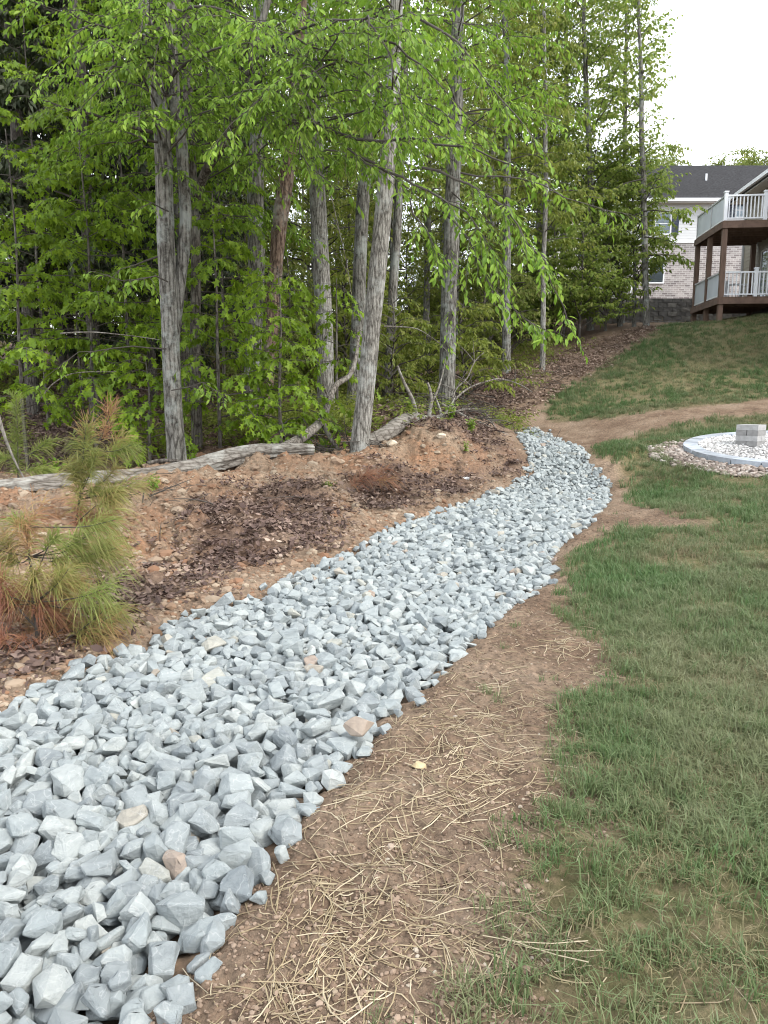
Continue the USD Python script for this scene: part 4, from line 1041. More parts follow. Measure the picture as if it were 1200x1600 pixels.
# the pale house behind the trees
fx0, fx1 = xl(888, 56), xl(985, 56)
fzb = float(land((fx0 + fx1) / 2, 56)[0]) - 0.6
fh = zl(332, 56) - fzb
fhouse = thing('far_house', 'pale cream house glimpsed through the leafy trees left of the brick house', 'house', (fx0, 56, fzb))
fw = fx1 - fx0
part('wall', box(0, fw, 0.02, 8, 0, fh), M['cream_siding'], fhouse)
siding(0, fw, 0.1, fh - 0.1, 0.15).build('siding', M['cream_siding'], fhouse)
fr_ = MB(); fr_.add([(-.4, -.4, fh), (fw + .4, -.4, fh), (fw + .4, 4, fh + 2.3), (-.4, 4, fh + 2.3), (-.4, 8.4, fh), (fw + .4, 8.4, fh), (-.4, -.4, fh - .15), (fw + .4, -.4, fh - .15), (fw + .4, 8.4, fh - .15), (-.4, 8.4, fh - .15)],
                    [(0, 1, 2), (0, 2, 3), (3, 2, 5), (3, 5, 4), (6, 9, 8), (6, 8, 7), (0, 6, 7), (0, 7, 1), (0, 3, 4), (0, 4, 9), (0, 9, 6), (1, 7, 8), (1, 8, 5), (1, 5, 2), (4, 5, 8), (4, 8, 9)])
fr_.build('roof', M['shingle'], fhouse)
for x_, z_ in ((0.7, 1.2), (2.4, 1.2), (0.7, 4.0), (2.4, 4.0)):
    window(fhouse, x_, x_ + 0.85, z_, z_ + 1.3, -0.016, True)

# the tan house at the right edge and the two-level deck along its side
DY = 29.5
O = at(1121, 500, DY)
sdir = unit(np.array([0.0985, 1.0, 0])); fdir = np.array([sdir[1], -sdir[0], 0])
zu, zlow = zl(345, DY), zl(464, DY)
DROT = math.degrees(math.atan2(fdir[1], fdir[0]))
g0 = float(land(O[0], O[1])[0])
deck = thing('two_level_deck', 'brown wooden two-level deck with white railings on tall posts', 'deck', (O[0], O[1], g0 - 0.3), DROT)
U, Lw = zu - g0 + 0.3, zlow - g0 + 0.3
DA, DB = 2.4, 3.45
for a, b in ((0.09, 0.09), (0.09, 1.75), (0.09, 3.36), (2.28, 0.09), (2.28, 3.36)):
    part('post', box(a - .085, a + .085, b - .085, b + .085, -0.6, U - 0.262), M['deck_wood'], deck)
for lvl, top in (('upper', U), ('lower', Lw)):
    q = 0.09 if lvl == 'lower' else 0.0
    part('front_beam', box(-0.02, DA, -0.045, 0.0, top - 0.26, top - 0.03), M['deck_board'], deck)
    part('side_beam', box(-0.045, -0.0, 0.003, DB, top - 0.26, top - 0.03), M['deck_board'], deck)
    part('back_beam', box(-0.02, DA, DB + 0.003, DB + 0.045, top - 0.26, top - 0.03), M['deck_board'], deck)
    for i in range(8):
        b = 0.22 + i * (DB - 0.4) / 7
        part('joist', box(0.18, DA, b, b + 0.04, top - 0.25, top - 0.034), M['deck_wood'], deck)
    for i in range(17):
        a = i * DA / 17
        part('floor_board', box(a + 0.003, a + DA / 17 - 0.003, -0.05, DB + 0.05, top - 0.03, top), M['deck_board'], deck)
    # front and (below) back railings of white balusters
    for b in ((0.06,) if lvl == 'upper' else (0.06, DB - 0.06)):
        posts = [0.06, 1.46] if lvl == 'upper' else [1.30]
        ends = [0.06 if lvl == 'upper' else 0.18, DA - 0.05]
        for a in posts:
            part('rail_post', box(a - .06, a + .06, b - .06, b + .06, top, top + 1.0), M['white_vinyl'], deck)
            cp = trimesh.creation.box(bounds=[[a - .075, b - .075, top + 1.0], [a + .075, b + .075, top + 1.045]])
            part('post_cap', cp, M['white_vinyl'], deck)
        stops = sorted(set([ends[0] - (0.06 if lvl == 'lower' else 0)] + posts + [ends[1]]))
        for a0, a1 in zip(stops[:-1], stops[1:]):
            p0, p1 = a0 + (0.06 if a0 in posts else 0.003), a1 - (0.06 if a1 in posts else 0)
            part('top_rail', box(p0, p1, b - .035, b + .035, top + 0.86, top + 0.92), M['white_vinyl'], deck)
            part('bottom_rail', box(p0, p1, b - .025, b + .025, top + 0.07, top + 0.12), M['white_vinyl'], deck)
            n = int((p1 - p0) / 0.125)
            for i in range(n):
                a = p0 + (i + 0.5) * (p1 - p0) / n
                part('baluster', box(a - .019, a + .019, b - .019, b + .019, top + 0.12, top + 0.86), M['white_vinyl'], deck)
    # left side: pale screens between slim posts
    bs = [0.14, 1.60, 3.40] if lvl == 'upper' else [0.19, 1.65, 3.26]
    for i, (b0, b1) in enumerate(zip(bs[:-1], bs[1:])):
        b0 = b0 + (0.2 if lvl == 'lower' and i else 0.03)
        part('side_screen', box(0.045, 0.06, b0, b1 - 0.03, top + 0.09, top + 0.86), M['screen_white'], deck)
        part('top_rail', box(0.02, 0.09, b0, b1 - 0.03, top + 0.862, top + 0.92), M['metal_grey'], deck)
        part('bottom_rail', box(0.025, 0.08, b0, b1 - 0.03, top + 0.04, top + 0.088), M['white_vinyl'], deck)
    if lvl == 'upper':
        for b in (1.60, 3.40):
            part('rail_post', box(0.02, 0.08, b - .028, b + .028, top, top + 0.95), M['metal_grey'], deck)

tan = thing('tan_house', 'tan sided house at the right edge of the photo behind the deck', 'house', (O[0], O[1], g0 - 0.3), DROT)
WB0, WB1 = -7.0, 4.9
EZ = zl(305, 34.2) - g0 + 0.3
part('wall', box(DA + 0.06, 10.5, WB0, WB1, -0.5, EZ + 0.2), M['tan_siding'], tan)
m = siding(-WB1, -WB0, Lw - 0.1, EZ + 0.1, 0.15)
v, f = m.get()
v2 = np.stack([v[:, 1] + DA + 0.058, -v[:, 0], v[:, 2]], 1)
part('siding', (v2, f[:, ::1]), M['tan_siding'], tan)
part('foundation', box(DA + 0.03, DA + 0.058, WB0, WB1, -0.5, Lw - 0.12), M['wall_block'], tan)
part('corner_trim', box(DA - 0.02, DA + 0.1, WB1 + 0.003, WB1 + 0.10, Lw - 0.1, EZ + 0.1), M['metal_grey'], tan)
mid_ = DA + 4.2
trf = MB()
for s, xa in ((1, DA - 0.5), (-1, 2 * mid_ - DA + 0.5)):
    zz0 = EZ - 0.02; zz1 = EZ + (mid_ - DA + 0.5) * 0.5
    V = [(xa, WB0 - .5, zz0), (xa, WB1 + .5, zz0), (mid_, WB1 + .5, zz1), (mid_, WB0 - .5, zz1)]
    V += [(x, y, z - 0.2) for x, y, z in V]
    trf.add(V, [(0, 1, 2), (0, 2, 3), (4, 6, 5), (4, 7, 6), (0, 4, 5), (0, 5, 1), (1, 5, 6), (1, 6, 2), (0, 3, 7), (0, 7, 4)])
trf.build('roof', M['shingle'], tan)
part('gutter', box(DA - 0.63, DA - 0.503, WB0 - .5, WB1 + .5, EZ - 0.16, EZ - 0.02), M['white_vinyl'], tan)
part('soffit', box(DA - 0.49, DA + 0.04, WB0 - .48, WB1 + .48, EZ - 0.27, EZ - 0.235), M['soffit'], tan)
# patio door opening on the lower deck
d0, d1 = 1.15, 2.75
door = MB()
for b in ((d0, d0 + .08, Lw + 0.02, Lw + 2.1), (d1 - .08, d1, Lw + .02, Lw + 2.1), (d0 + .08, d1 - .08, Lw + 2.02, Lw + 2.1), ((d0 + d1) / 2 - .05, (d0 + d1) / 2 + .05, Lw + .02, Lw + 2.02)):
    door.mesh(box(DA - 0.03, DA + 0.04, b[0], b[1], b[2], b[3]))
dr = door.build('patio_door', M['soffit'], tan)
part('dark_backing', box(DA + 0.030, DA + 0.038, d0 + .08, d1 - .08, Lw + .02, Lw + 2.02), M['room_dark'], dr)
for y0, y1 in ((d0 + .083, (d0 + d1) / 2 - .053), ((d0 + d1) / 2 + .053, d1 - .083)):
    part('pane', box(DA + 0.0, DA + 0.006, y0, y1, Lw + .025, Lw + 2.015), M['glass'], dr)

# dark block wall holding the slope below the brick house
bw = thing('block_wall', 'low dark grey retaining wall of rough blocks below the brick house', 'retaining wall', (xl(925, 36), 36, float(land(xl(1000, 36), 36)[0]) - 0.30))
b0z = bw.GetAttribute('xformOp:translate').Get()[2]
wl = xl(1180, 36) - xl(925, 36)
nc = int(round((zl(468, 36) - b0z) / 0.2))
for j in range(nc):
    n = int(wl / 0.42)
    for i in range(n):
        x0 = i * 0.42 + (0.21 if j % 2 else 0)
        m = trimesh.creation.box(bounds=[[x0 + 0.012, j * 0.022 + frng.uniform(0, 0.03), j * 0.2 + 0.006], [x0 + 0.408, j * 0.022 + 0.3, j * 0.2 + 0.194]])
        m = m.subdivide()
        m.vertices += frng.normal(0, 0.008, m.vertices.shape) * [0.3, 1, 0.4]
        part('block', m, M['wall_block'] if frng.random() < 0.6 else M['wall_block_pale'], bw)

# ------------------------------------------------------------------ round gravel bed with pale edging, block stack, pebble border
M['edging'] = plain('edging', (0.275, 0.295, 0.325), 0.75, 0.2, 8.0, 0.003)
M['edging_worn'] = plain('edging_worn', (0.235, 0.255, 0.28), 0.8, 0.25, 5.0, 0.004)
M['edging_pale'] = plain('edging_pale', (0.30, 0.33, 0.37), 0.8, 0.2, 6.0, 0.004)
M['concrete'] = plain('concrete', (0.28, 0.278, 0.275), 0.9, 0.14, 14.0, 0.004)
M['concrete_dark'] = plain('concrete_dark', (0.19, 0.187, 0.183), 0.9, 0.16, 14.0, 0.004)
M['white_gravel'] = leaf_mat('white_gravel', G((0.30, 0.29, 0.28), (0.42, 0.41, 0.40), (0.50, 0.49, 0.48), (0.56, 0.56, 0.55)), 0.0, 0.8, attr='tone')
M['pebble'] = leaf_mat('pebble', G((0.085, 0.064, 0.054), (0.15, 0.118, 0.098), (0.195, 0.158, 0.134), (0.25, 0.213, 0.185), (0.35, 0.318, 0.29)), 0.0, 0.75, attr='tone')
zx, zy = PAD
plane = lambda x, y: PC[2] + 0.02 + zx * (x - PC[0]) + zy * (y - PC[1])
RI, RO = 1.96, 2.22
ring = thing('gravel_circle', 'round bed of white gravel edged with pale blue-grey slabs', 'gravel bed', PC)
NSEG = 26
for k in range(NSEG):
    a0, a1 = 2 * np.pi * k / NSEG + 0.006, 2 * np.pi * (k + 1) / NSEG - 0.006
    an = np.linspace(a0, a1, 5)
    V = []
    dz = srng.uniform(-0.006, 0.006)
    for a in an:
        for rr in (RI, RO):
            x, y = rr * math.cos(a), rr * math.sin(a)
            z = plane(PC[0] + x, PC[1] + y) - PC[2]
            V += [(x, y, z - 0.2), (x, y, z + 0.035 + dz)]
    V = np.array(V)
    F = []
    for i in range(4):
        q = 4 * i
        F += [(q + 1, q + 3, q + 7), (q + 1, q + 7, q + 5), (q + 2, q + 6, q + 7), (q + 2, q + 7, q + 3), (q, q + 1, q + 5), (q, q + 5, q + 4)]
    F += [(0, 2, 3), (0, 3, 1), (16, 17, 19), (16, 19, 18)]
    part('edging_slab', (V, F), M[('edging', 'edging_worn', 'edging_pale')[int(srng.integers(0, 3))]], ring)


def lump(r, ax=(1, 0.8, 0.65), sub=1, k=0.22):
    m = trimesh.creation.icosphere(sub, 1.0)
    v = np.asarray(m.vertices)
    v = v * (1 + k * (meshkit.noise(v * 1.7 + r.uniform(0, 50), int(r.integers(1, 99)))[:, None] - 0.5) * 2) * np.array(ax)
    return v, np.asarray(m.faces)


def rotations(r, n, flat=0.5):
    q = r.normal(size=(n, 3)) * flat
    yaw = r.uniform(0, 2 * np.pi, n)
    cy, sy_ = np.cos(yaw), np.sin(yaw)
    A = np.zeros((n, 3, 3)); A[:, 0, 0] = cy; A[:, 0, 1] = -sy_; A[:, 1, 0] = sy_; A[:, 1, 1] = cy; A[:, 2, 2] = 1
    B = np.tile(np.eye(3), (n, 1, 1)); c, s = np.cos(q[:, 0]), np.sin(q[:, 0]); B[:, 1, 1] = c; B[:, 1, 2] = -s; B[:, 2, 1] = s; B[:, 2, 2] = c
    return A @ B


def heap(shapes, pos, size, r, flat=0.4):
    m = MB()
    tn = r.uniform(0, 1, len(pos))
    Rm = rotations(r, len(pos), flat)
    which = r.integers(0, len(shapes), len(pos))
    for j, (v, f) in enumerate(shapes):
        i = np.nonzero(which == j)[0]
        if len(i):
            W = np.einsum('nij,vj->nvi', Rm[i], v) * size[i][:, None, None] + pos[i][:, None]
            m.add(W.reshape(-1, 3), (f[None] + (np.arange(len(i)) * len(v))[:, None, None]).reshape(-1, 3), np.repeat(tn[i], len(v)))
    return m


lumps = [lump(srng, (1, srng.uniform(.65, .9), srng.uniform(.45, .7))) for _ in range(8)]
chips = [lump(srng, (1, srng.uniform(.6, .9), srng.uniform(.45, .7)), 0, 0.35) for _ in range(8)]
n = 5200
a, rr = srng.uniform(0, 2 * np.pi, n), RI * np.sqrt(srng.uniform(0, 1, n))
x, y = rr * np.cos(a), rr * np.sin(a)
pos = np.stack([x, y, plane(PC[0] + x, PC[1] + y) - PC[2] + srng.uniform(0.0, 0.03, n) + 0.005], 1)
heap(chips, pos, srng.uniform(0.018, 0.038, n), srng).build('white_gravel', M['white_gravel'], ring, tones=True, kind='stuff')
dv, df = [(0, 0, plane(*PC[:2]) - PC[2] - 0.02)], []
for k in range(40):
    t = 2 * np.pi * k / 40
    x_, y_ = RI * 1.01 * math.cos(t), RI * 1.01 * math.sin(t)
    dv.append((x_, y_, plane(PC[0] + x_, PC[1] + y_) - PC[2] - 0.02)); df.append((0, 1 + k, 1 + (k + 1) % 40))
part('gravel_base', (np.array(dv), np.array(df)), plain('gravel_dust', (0.40, 0.39, 0.38), 0.9, 0.15, 30.0), ring)
# pebble border: widest towards the viewer and the left
border = thing('pebble_border', 'band of small pinkish beige river pebbles in front of the round gravel bed', 'pebbles', PC)
n = 5200
a = srng.uniform(0, 2 * np.pi, n)
towards = np.array([-0.55, -0.83])
wdt = 0.02 + 0.80 * np.clip(0.52 + 0.75 * (np.cos(a) * towards[0] + np.sin(a) * towards[1]), 0, 1)
u = srng.uniform(0, 1, n)
rr = RO + 0.02 + wdt * u
keep = srng.uniform(0, 1, n) < wdt / 0.82
a, rr, u = a[keep], rr[keep], u[keep]
x, y = rr * np.cos(a), rr * np.sin(a)
gz = land(PC[0] + x, PC[1] + y)
pz = gz
pos = np.stack([x, y, pz - PC[2] + srng.uniform(0, 0.03, len(a)) + 0.005], 1)
heap(lumps, pos, srng.uniform(0.028, 0.056, len(a)), srng).build('pebbles', M['pebble'], border, tones=True, kind='stuff')

stack = at(1172, 694, 14.5)
stack[2] = plane(stack[0], stack[1]) - 0.01
bs_ = thing('block_stack', 'square stack of grey concrete blocks on the white gravel', 'block stack', stack, -46)
for c in range(4):
    for h in range(2):
        lo, hi = (-0.2, -0.001) if h == 0 else (0.001, 0.2)
        e = 0.003
        bb = (-0.2, 0.2, lo, hi) if c in (1, 3) else (lo, hi, -0.2, 0.2)
        m = trimesh.creation.box(bounds=[[bb[0] + e, bb[2] + e, c * 0.1 + 0.001], [bb[1] - e, bb[3] - e, c * 0.1 + 0.099]])
        sh = srng.uniform(-0.004, 0.004, 2)
        m.apply_translation([sh[0], sh[1], 0])
        part('concrete_block', m, M['concrete'] if c in (1, 3) else M['concrete_dark'], bs_)
# ------------------------------------------------------------------ what lies and grows on the ground
drng = np.random.default_rng(23)


def instancer(name, protos_, mats, pos, yaw, scale, which, label, cat, tilt=None):
    path = numbered('/World', name)
    pi = UsdGeom.PointInstancer.Define(stage, path)
    UsdGeom.Scope.Define(stage, path + '/kinds')
    rel = pi.CreatePrototypesRel()
    for k, (m, mt) in enumerate(zip(protos_, mats)):
        p = usdkit.mesh(stage, f'{path}/kinds/{name}_piece_{k:03d}', m[:2], mt)
        UsdGeom.PrimvarsAPI(p).CreatePrimvar('tone', Sdf.ValueTypeNames.FloatArray, 'vertex').Set(Vt.FloatArray.FromNumpy(np.asarray(m[2], np.float32)))
        rel.AddTarget(p.GetPath())
    pi.CreateProtoIndicesAttr(Vt.IntArray.FromNumpy(which.astype(np.int32)))
    pi.CreatePositionsAttr(Vt.Vec3fArray.FromNumpy(pos.astype(np.float32)))
    h = yaw / 2
    q = np.stack([np.cos(h), 0 * h, 0 * h, np.sin(h)], 1)
    if tilt is not None:                                            # slight lean about x, y before the yaw
        t = np.stack([np.ones(len(h)), tilt[:, 0] / 2, tilt[:, 1] / 2, 0 * h], 1)
        t /= np.linalg.norm(t, axis=1, keepdims=True)
        w1, x1, y1, z1 = q.T; w2, x2, y2, z2 = t.T
        q = np.stack([w1*w2-x1*x2-y1*y2-z1*z2, w1*x2+x1*w2+y1*z2-z1*y2, w1*y2-x1*z2+y1*w2+z1*x2, w1*z2+x1*y2-y1*x2+z1*w2], 1)
    pi.CreateOrientationsAttr(Vt.QuathArray([Gf.Quath(float(a), float(b), float(c), float(d)) for a, b, c, d in q]))
    pi.CreateScalesAttr(Vt.Vec3fArray.FromNumpy(np.repeat(scale[:, None], 3, 1).astype(np.float32)))
    return tag(pi.GetPrim(), label, cat, None, 'stuff')


def blades(r, n, rad, length, width, lean=0.7, dry=0.0):
    m = MB()
    for _ in range(n):
        a, rr = r.uniform(0, 2 * np.pi), rad * math.sqrt(r.random())
        b = np.array([rr * math.cos(a), rr * math.sin(a), -0.004])
        L = length * r.uniform(0.5, 1.25)
        az = r.uniform(0, 2 * np.pi)
        h = np.array([math.cos(az), math.sin(az), 0])
        le = lean * r.uniform(0.15, 1.3)
        w = np.array([-h[1], h[0], 0]) * width * r.uniform(0.6, 1.2) / 2
        p1 = b + h * L * 0.4 * le * 0.5 + Z * L * 0.45
        p2 = b + h * L * 0.8 * le + Z * L * (0.9 - 0.35 * le)
        m.add([b - w, b + w, p1 + w * .8, p1 - w * .8, p2], [(0, 1, 2), (0, 2, 3), (3, 2, 4)], r.beta(1.7, 1.9))
    return (*m.get(), m.tone())


def grass_mat(name, ramp, dry):
    return mat(name, {
        'g': ('attribute', {'attribute': 'tone'}), 'geo': ('geometry', {}), 'r': ('rgb_ramp', {'ramp': ramp}), 'n': ('noise_texture', {'scale': 0.75, 'detail': 4.0, 'roughness': 0.6}),
        'nr': ('rgb_ramp', {'ramp': [(0.40, (0, 0, 0)), (0.62, (0.75, 0.75, 0.75))]}), 'm': ('mix_color', {'b': dry}),
        'p': ('principled_bsdf', {'roughness': 0.5, 'specular_ior_level': 0.3}), 't': ('translucent_bsdf', {}), 'mx': ('mix_closure', {'fac': 0.25})},
        [('g.fac', 'r.fac'), ('geo.position', 'n.vector'), ('n.fac', 'nr.fac'), ('nr.color', 'm.fac'), ('r.color', 'm.a'), ('m.result', 'p.base_color'), ('m.result', 't.color'), ('p.BSDF', 'mx.closure1'), ('t.BSDF', 'mx.closure2')], surface='mx.closure')


M['grass'] = grass_mat('grass', G((0.044, 0.08, 0.026), (0.068, 0.115, 0.039), (0.102, 0.15, 0.055), (0.175, 0.175, 0.09)), (0.16, 0.16, 0.085))
M['grass_lush'] = grass_mat('grass_lush', G((0.032, 0.075, 0.023), (0.052, 0.11, 0.033), (0.082, 0.145, 0.046), (0.125, 0.16, 0.065)), (0.105, 0.135, 0.058))
M['grass_dry'] = grass_mat('grass_dry', G((0.11, 0.10, 0.048), (0.17, 0.15, 0.075), (0.24, 0.205, 0.115), (0.09, 0.11, 0.04)), (0.21, 0.175, 0.10))
tufts = [blades(drng, 26, 0.05, 0.085, 0.0042, 0.95) for _ in range(5)] + [blades(drng, 22, 0.045, 0.105, 0.0048, 0.75) for _ in range(2)] + [blades(drng, 20, 0.055, 0.06, 0.0032, 1.3) for _ in range(2)]
tmats = [M['grass']] * 5 + [M['grass_lush']] * 2 + [M['grass_dry']] * 2


def sow(polys, zones, soft, warp, seed, thin=None):
    xs, ys_, ss = [], [], []
    for (y0, y1, per, sc) in zones:
        wide = lambda y: 0.53 * y + 0.6
        n = int(per * (y1 - y0) * (wide(y0) + wide(y1)))
        y = drng.uniform(y0, y1, n); x = drng.uniform(-1, 1, n) * wide(y1)
        k = np.abs(x) < wide(y)
        x, y = x[k], y[k]
        m = inside(polys, x, y, soft, warp, seed)
        nz = meshkit.fbm(np.stack([x * 1.6, y * 1.6, 0 * x], -1), 4, 31)
        k = (drng.random(len(x)) < m * np.clip((nz - 0.28) * 5.0, 0.25, 1)) & (far_ok(x, y))
        xs.append(x[k]); ys_.append(y[k]); ss.append(np.full(k.sum(), sc))
    return np.concatenate(xs), np.concatenate(ys_), np.concatenate(ss)


PIT = Point(PC[0], PC[1]).buffer(RO + 0.05)
BORD = Point(PC[0] - 0.33, PC[1] - 0.5).buffer(RO + 0.22)
DECKFOOT = Polygon([tuple((O + fdir * a + sdir * b)[:2]) for a, b in ((-0.3, -0.1), (10, -0.1), (10, 4), (-0.3, 4))])
NOGROW = shapely.union_all([CH.buffer(0.03), PIT, BORD, DECKFOOT])
far_ok = lambda x, y: ~shapely.contains_xy(NOGROW, x, y)
CORE = shapely.union_all([CH.buffer(-0.13), PIT, BORD, DECKFOOT])
edge_ok = lambda x, y: ~shapely.contains_xy(CORE, x, y)
gx_, gy_, gs = sow(lawn, [(1.5, 4.0, 1500, 1.0), (4.0, 7.0, 800, 1.1), (7.0, 11.0, 330, 1.2), (11.0, 17.0, 230, 1.4), (17.0, 24.0, 120, 1.6), (24.0, 36.0, 90, 1.8)], 0.45, 0.28, 3)
nn = len(gx_)
patch = meshkit.fbm(np.stack([gx_ * 0.55, gy_ * 0.55, 0 * gx_], -1), 3, 44)
wh = np.where(drng.random(nn) < np.clip((patch - 0.47) * 5, 0.05, 0.75), drng.integers(5, 7, nn), drng.integers(0, 5, nn))
wh = np.where(drng.random(nn) < np.clip((0.51 - patch) * 4, 0.10, 0.45), drng.integers(7, 9, nn), wh)
instancer('lawn_grass', tufts, tmats, np.stack([gx_, gy_, land(gx_, gy_)], 1), drng.uniform(0, 6.28, nn), gs * drng.uniform(0.7, 1.25, nn), wh, 'patchy lawn of short green and dry grass blades', 'grass', drng.normal(0, 0.12, (nn, 2)))
# stray tufts in the bare soil
n = 420
y = 1.6 + 11 * drng.random(n) ** 1.3; x = drng.uniform(-0.6, 0.56, n) * y
m = inside(lawn, x, y, 1.6, 0.3, 3) * (meshkit.fbm(np.stack([x * 3, y * 3, 0 * x], -1), 3, 77) > 0.52)
k = far_ok(x, y) & (m > 0.0) & (m < 0.85)
instancer('stray_grass', tufts, tmats, np.stack([x[k], y[k], land(x[k], y[k])], 1), drng.uniform(0, 6.28, k.sum()), drng.uniform(0.5, 0.95, k.sum()), drng.integers(0, 7, k.sum()), 'stray grass tufts sprouting from the bare soil beside the lawn', 'grass tufts')
print('grass', nn, k.sum())

# straw lying on the bare strip
M['straw'] = leaf_mat('straw', G((0.18, 0.135, 0.08), (0.25, 0.195, 0.115), (0.33, 0.27, 0.17), (0.43, 0.37, 0.26)), 0.12, 0.5, attr='tone')
straw_px = [((560, 1250, 90, 60), 90), ((680, 1190, 120, 60), 150), ((820, 1100, 100, 80), 110), ((860, 1010, 80, 20), 50), ((900, 985, 70, 15), 60), ((720, 1080, 60, 40), 50), ((640, 1330, 130, 80), 130), ((600, 1420, 130, 70), 130), ((680, 1440, 150, 60), 130), ((880, 1003, 60, 14), 60), ((930, 985, 50, 10), 40), ((800, 1080, 110, 50), 120), ((760, 1150, 110, 50), 140), ((830, 1200, 90, 60), 90), ((700, 1230, 110, 60), 120), ((640, 1290, 110, 60), 110), ((500, 1480, 80, 60), 70),
            ((480, 1560, 120, 50), 140), ((780, 1520, 90, 50), 50), ((820, 1480, 60, 40), 30), ((880, 1400, 60, 90), 22), ((520, 1390, 80, 40), 80), ((760, 1290, 80, 60), 60), ((560, 1500, 120, 60), 90), ((650, 1150, 70, 30), 50), ((1000, 1540, 120, 80), 14), ((420, 1440, 40, 40), 25), ((740, 1230, 100, 60), 70)]
sm = MB()
for (px, py, sx_, sy2), n in straw_px:
    az0 = drng.uniform(0, np.pi)
    for _ in range(int(n * 0.5)):
        a = hit(px + drng.normal(0, sx_ * 0.8), py + drng.normal(0, sy2 * 0.8))
        L = drng.uniform(0.03, 0.20) * (1.0 if drng.random() < 0.85 else 1.6)
        az = az0 + drng.normal(0, 1.1)
        d = np.array([math.cos(az), math.sin(az), 0])
        t = np.linspace(-0.5, 0.5, 4)
        P = a + d * (L * t)[:, None]
        bend = drng.normal(0, 0.09) * L
        P = P + np.array([-d[1], d[0], 0]) * (bend * (1 - 4 * t ** 2))[:, None]
        if shapely.contains_xy(CH.buffer(-0.14), P[0, 0], P[0, 1]) or shapely.contains_xy(CH.buffer(-0.14), P[-1, 0], P[-1, 1]):
            continue
        g = land(P[:, 0], P[:, 1])
        lift = drng.uniform(0.0, 0.010)
        P[:, 2] = np.maximum(g + 0.003, g.max() * 0.4 + g * 0.6 + lift) if drng.random() < 0.7 else g + 0.004
        wd = drng.uniform(0.0010, 0.0023)
        sm.add(*tube(P, [wd, wd, wd, wd * .7], 4, cap=False), drng.random())
for (px, py, ang, L) in [(835, 1480, -0.25, 0.42), (850, 1500, -0.55, 0.36), (800, 1470, -0.1, 0.30), (880, 1510, -0.42, 0.30), (560, 1290, 0.2, 0.3), (430, 1400, -0.9, 0.32), (330, 1290, 0.05, 0.28), (745, 1540, 1.4, 0.25), (905, 985, -0.1, 0.34)]:
    a = hit(px, py)
    t = np.linspace(-0.5, 0.5, 4)
    ang += drng.normal(0, 0.25); P = a + np.array([math.cos(ang), math.sin(ang), 0]) * (L * 0.72 * t)[:, None]
    P[:, 2] = land(P[:, 0], P[:, 1]).max() + np.array([0.0, 0.01, 0.02, 0.03])
    if not shapely.contains_xy(CH, P[1, 0], P[1, 1]):
        P = P + np.array([-math.sin(ang), math.cos(ang), 0]) * (drng.normal(0, 0.04) * (1 - 4 * t ** 2))[:, None]
        sm.add(*tube(P, 0.0019, 4, cap=False), drng.uniform(0.5, 1))
sm.build('straw', M['straw'], None, tones=True, label='loose dry yellow straw strewn over the bare soil beside the stones', cat='straw', kind='stuff')
# short broken chaff
n = 5200
y = 1.6 + 6.5 * drng.random(n) ** 1.2; x = drng.uniform(-0.35, 0.32, n) * y
k = far_ok(x, y) & (inside(lawn, x, y, 0.6, 0.3, 3) < 0.5) & (x > 0.34 * y - 1.45)
x, y = x[k], y[k]
cm = MB()
az = drng.uniform(0, 6.28, len(x)); L = drng.uniform(0.01, 0.05, len(x)); z = land(x, y) + 0.004
for i in range(len(x)):
    d = np.array([math.cos(az[i]), math.sin(az[i]), drng.normal(0, 0.1)]) * L[i] / 2; w = np.array([-d[1], d[0], 0]) / L[i] * 2 * 0.0012
    c = np.array([x[i], y[i], z[i]])
    cm.add([c - d - w, c - d + w, c + d + w, c + d - w], [(0, 1, 2), (0, 2, 3)], drng.random())
cm.build('straw_chaff', M['straw'], None, tones=True, label='short broken chaff of straw on the brown soil', cat='straw', kind='stuff')

# crumbs of earth and small pale pebbles
M['clod'] = leaf_mat('clod', G((0.085, 0.056, 0.038), (0.13, 0.088, 0.061), (0.175, 0.124, 0.088), (0.24, 0.18, 0.135)), 0.0, 0.95, attr='tone')
M['clod_bank'] = leaf_mat('clod_bank', G((0.16, 0.086, 0.05), (0.18, 0.118, 0.077), (0.205, 0.15, 0.106), (0.26, 0.21, 0.155)), 0.0, 0.95, attr='tone')
M['grit'] = leaf_mat('grit', G((0.18, 0.135, 0.095), (0.25, 0.205, 0.15), (0.30, 0.265, 0.215), (0.22, 0.135, 0.09)), 0.0, 0.9, attr='tone')


def strew(n, y0, y1, x0, x1, pw, ok, size, zoff=0.2):
    y = y0 + (y1 - y0) * drng.random(n) ** pw; x = (x0 + (x1 - x0) * drng.random(n)) * y
    k = ok(x, y); x, y = x[k], y[k]
    s = np.clip(size[0] * np.exp(drng.normal(0, size[1], len(x))), 0.002, size[2])
    return np.stack([x, y, land(x, y) + s * zoff], 1), s


